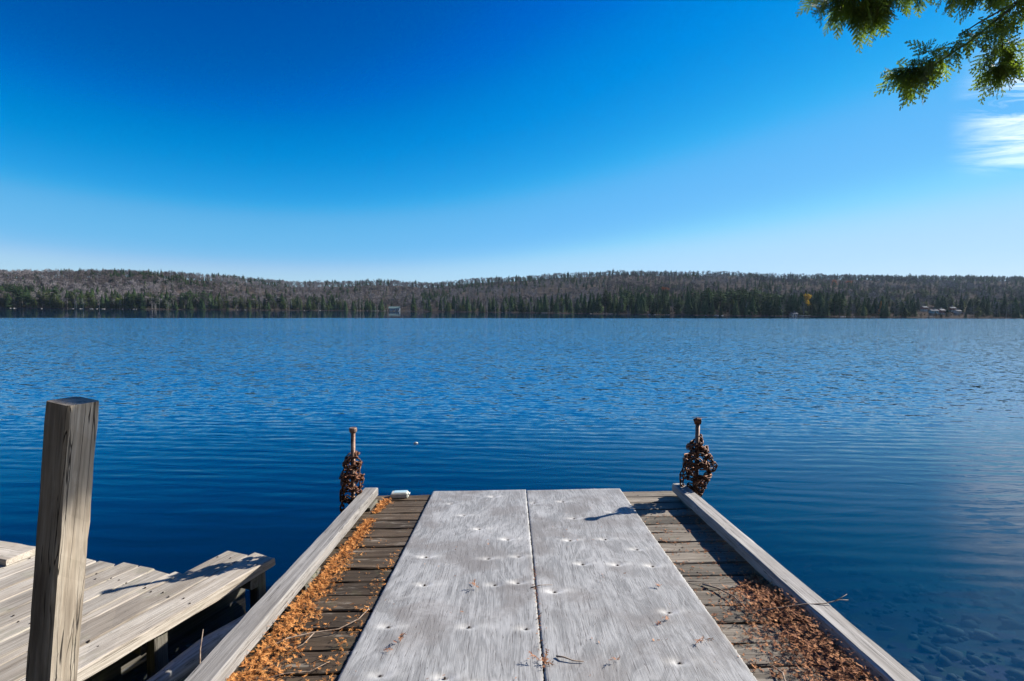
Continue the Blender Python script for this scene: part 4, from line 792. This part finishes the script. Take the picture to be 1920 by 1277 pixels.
def spray(mbx, p, d, up, L, rg):
    """flat fan of scale-leaf twigs: axis d, fan plane holding d and side"""
    d = d.normalized(); sd = d.cross(up).normalized(); nrm = sd.cross(d); n = max(5, int(L / .017)); bend = rg.uniform(-.15, .5)
    def A(u): return p + d * (L * u) + Vector((0, 0, -bend * L * u * u * .5))
    def dia(a, b, w): m_ = (a + b) / 2; wv_ = (b - a).cross(nrm); wv_ = wv_.normalized() * w if wv_.length > 1e-7 else sd * w; mbx.append((a - co, m_ + wv_ - co, b - co, m_ - wv_ - co))
    for i in range(n):
        u = i / n; dia(A(u), A(min(1, u + 1.6 / n)), .0028); q = 1 if i % 2 else -1; ln = L * (.46 * (1 - u) ** .8 + .06) * rg.uniform(.75, 1.15); d2 = (d * .78 + sd * q * .62 + nrm * rg.uniform(-.15, .15)).normalized(); b = A(u); m2 = max(2, int(ln / .012))
        for j in range(m2):
            s = j / m2; c = b + d2 * ln * s; dia(c, b + d2 * ln * min(1, s + 1.7 / m2), .0027)
            for q2 in (-1, 1):
                l3 = ln * (.34 * (1 - s)) + .007; d3 = (d2 * .75 + (d * .5 - sd * q * .5 if q2 > 0 else sd * q * .85 - d * .15) * .65 + nrm * rg.uniform(-.2, .2)).normalized(); dia(c, c + d3 * l3 * rg.uniform(.8, 1.2), .0034)
quads = []
def hang(pt, n, L, spread=.07, out=(-.3, 0, -1), var=.65):
    for _ in range(n):
        d = Vector(out) + Vector((rg.gauss(0, var), rg.gauss(0, var * .6), rg.gauss(0, var * .5))); p = pt + Vector((rg.gauss(0, spread), rg.gauss(0, spread), rg.gauss(0, spread * .5))); spray(quads, p, d, Vector((rg.gauss(0, .8), -1 + rg.gauss(0, .6), rg.gauss(0, .6))), L * rg.uniform(.4, 1.05), rg)
def along(a, b, n, L, out, var=.5, spread=.05):
    for i in range(int(n * 1.5)): hang(a.lerp(b, rg.random()), 1, L, spread * 1.2, out, var * 1.15)
along(ip(1890, 12, 3.6), ip(1760, 105, 3.6), 26, .15, (-.1, 0, -.6), .7, .04); along(ip(1760, 100, 3.6), ip(1700, 140, 3.6), 16, .16, (-.2, 0, -.6), .7, .04); along(ip(1900, -10, 3.9), ip(1760, 0, 4.0), 34, .22, (-.1, 0, -1), .5, .06); hang(ip(1850, 120, 3.6), 12, .17, .05, (.3, 0, -.6), .7)
along(ip(1930, -45, 4.2), ip(1700, -20, 4.25), 75, .26, (-.25, 0, -1)); along(ip(1700, -25, 4.25), ip(1530, 20, 4.25), 52, .27, (-.35, 0, -1), .45); along(ip(1640, 0, 4.25), ip(1580, 30, 4.25), 18, .30, (.1, 0, -1.2), .3, .04); hang(ip(1530, 15, 4.25), 10, .2, .05, (-.6, 0, -.7), .4)
B = limbs[1]
hang(ip(1692, 142, 3.6), 22, .22, .04, (-.15, 0, -1), .45); hang(ip(1725, 135, 3.6), 9, .16, .03, (.1, 0, -1), .4); hang(ip(1846, 138, 3.6), 18, .20, .04, (.2, 0, -1), .5); hang(ip(1590, 30, 4.25), 14, .26, .06, (0, 0, -1), .35)
hang(ip(1690, 138, 3.6), 20, .20, .05, (-.3, 0, -.7), .75); hang(ip(1712, 118, 3.6), 7, .15, .04, (.1, 0, .2), .7); hang(ip(1665, 150, 3.6), 5, .17, .03, (-.8, 0, -.3), .4)
along(ip(1835, 60, 3.6), ip(1850, 130, 3.6), 22, .18, (.2, 0, -.8), .6, .05); hang(ip(1848, 138, 3.6), 14, .19, .045, (.35, 0, -.7), .65); hang(ip(1815, 140, 3.6), 5, .15, .03, (-.3, 0, -1), .4)
along(ip(1880, 15, 3.6), ip(1835, 60, 3.6), 16, .16, (.1, 0, -.8), .6, .05); hang(ip(1785, 85, 3.6), 4, .11, .02, (-.5, 0, .3), .5); along(ip(1790, 95, 3.6), ip(1750, 120, 3.6), 5, .13, (0, 0, -1), .3, .02)
along(ip(1960, -10, 3.75), ip(1912, 45, 3.75), 22, .20, (-.1, 0, -1), .5, .06); along(ip(2050, -60, 3.8), ip(1940, -40, 3.8), 26, .25, (0, 0, -1), .5, .08)
along(Vector((5.5, 2.3, 4.95)), Vector((4.8, 3.2, 5.3)), 40, .30, (-.1, .1, -1), .6, .1)
for s, e_ in back: along(s.lerp(e_, .3), e_, 9, .42, ((e_ - s).x * .4, (e_ - s).y * .4, -.6), .5, .1)
V = np.array([[tuple(c) for c in q_] for q_ in quads]).reshape(-1, 3); F = np.arange(len(V)).reshape(-1, 4).tolist(); fm = mesh('cedar_foliage', V, F); obj('crown', fm, M['cedar_leaf'], ct)

# a scrap of white down floating off the dock end
fe = MB(); q_ = IV * np.array([.05, .035, .018]); fe.add(list(q_), IF); tag(obj('floating_down', fe.mesh('floating_down', True), M['white_plastic'], None, (-1.88, 9.9, .012)), 'white scrap of down floating on the water beyond the dock', 'feather')
print('polys', sum(len(m_.polygons) for m_ in bpy.data.meshes), 'objs', len(bpy.data.objects))

# ------------------------------------------------------------------ the air over the lake
hz, HN, HL, hb = new_mat('lake haze'); HN.remove(hb); pv = HN.new('ShaderNodeVolumePrincipled'); HL.new(pv.outputs[0], HN['Material Output'].inputs['Volume'])
pv.inputs['Color'].default_value = (0.55, 0.75, 1.0, 1); pv.inputs['Density'].default_value = 0.00004; pv.inputs['Anisotropy'].default_value = 0.2
hv, hf = slab(3100, 3100, 175.0); hz_o = obj('haze', mesh('haze', hv, hf), hz, None, (0, 0, -9.0)); tag(hz_o, 'thin blue air haze over the lake and hills', 'haze', kind='stuff')
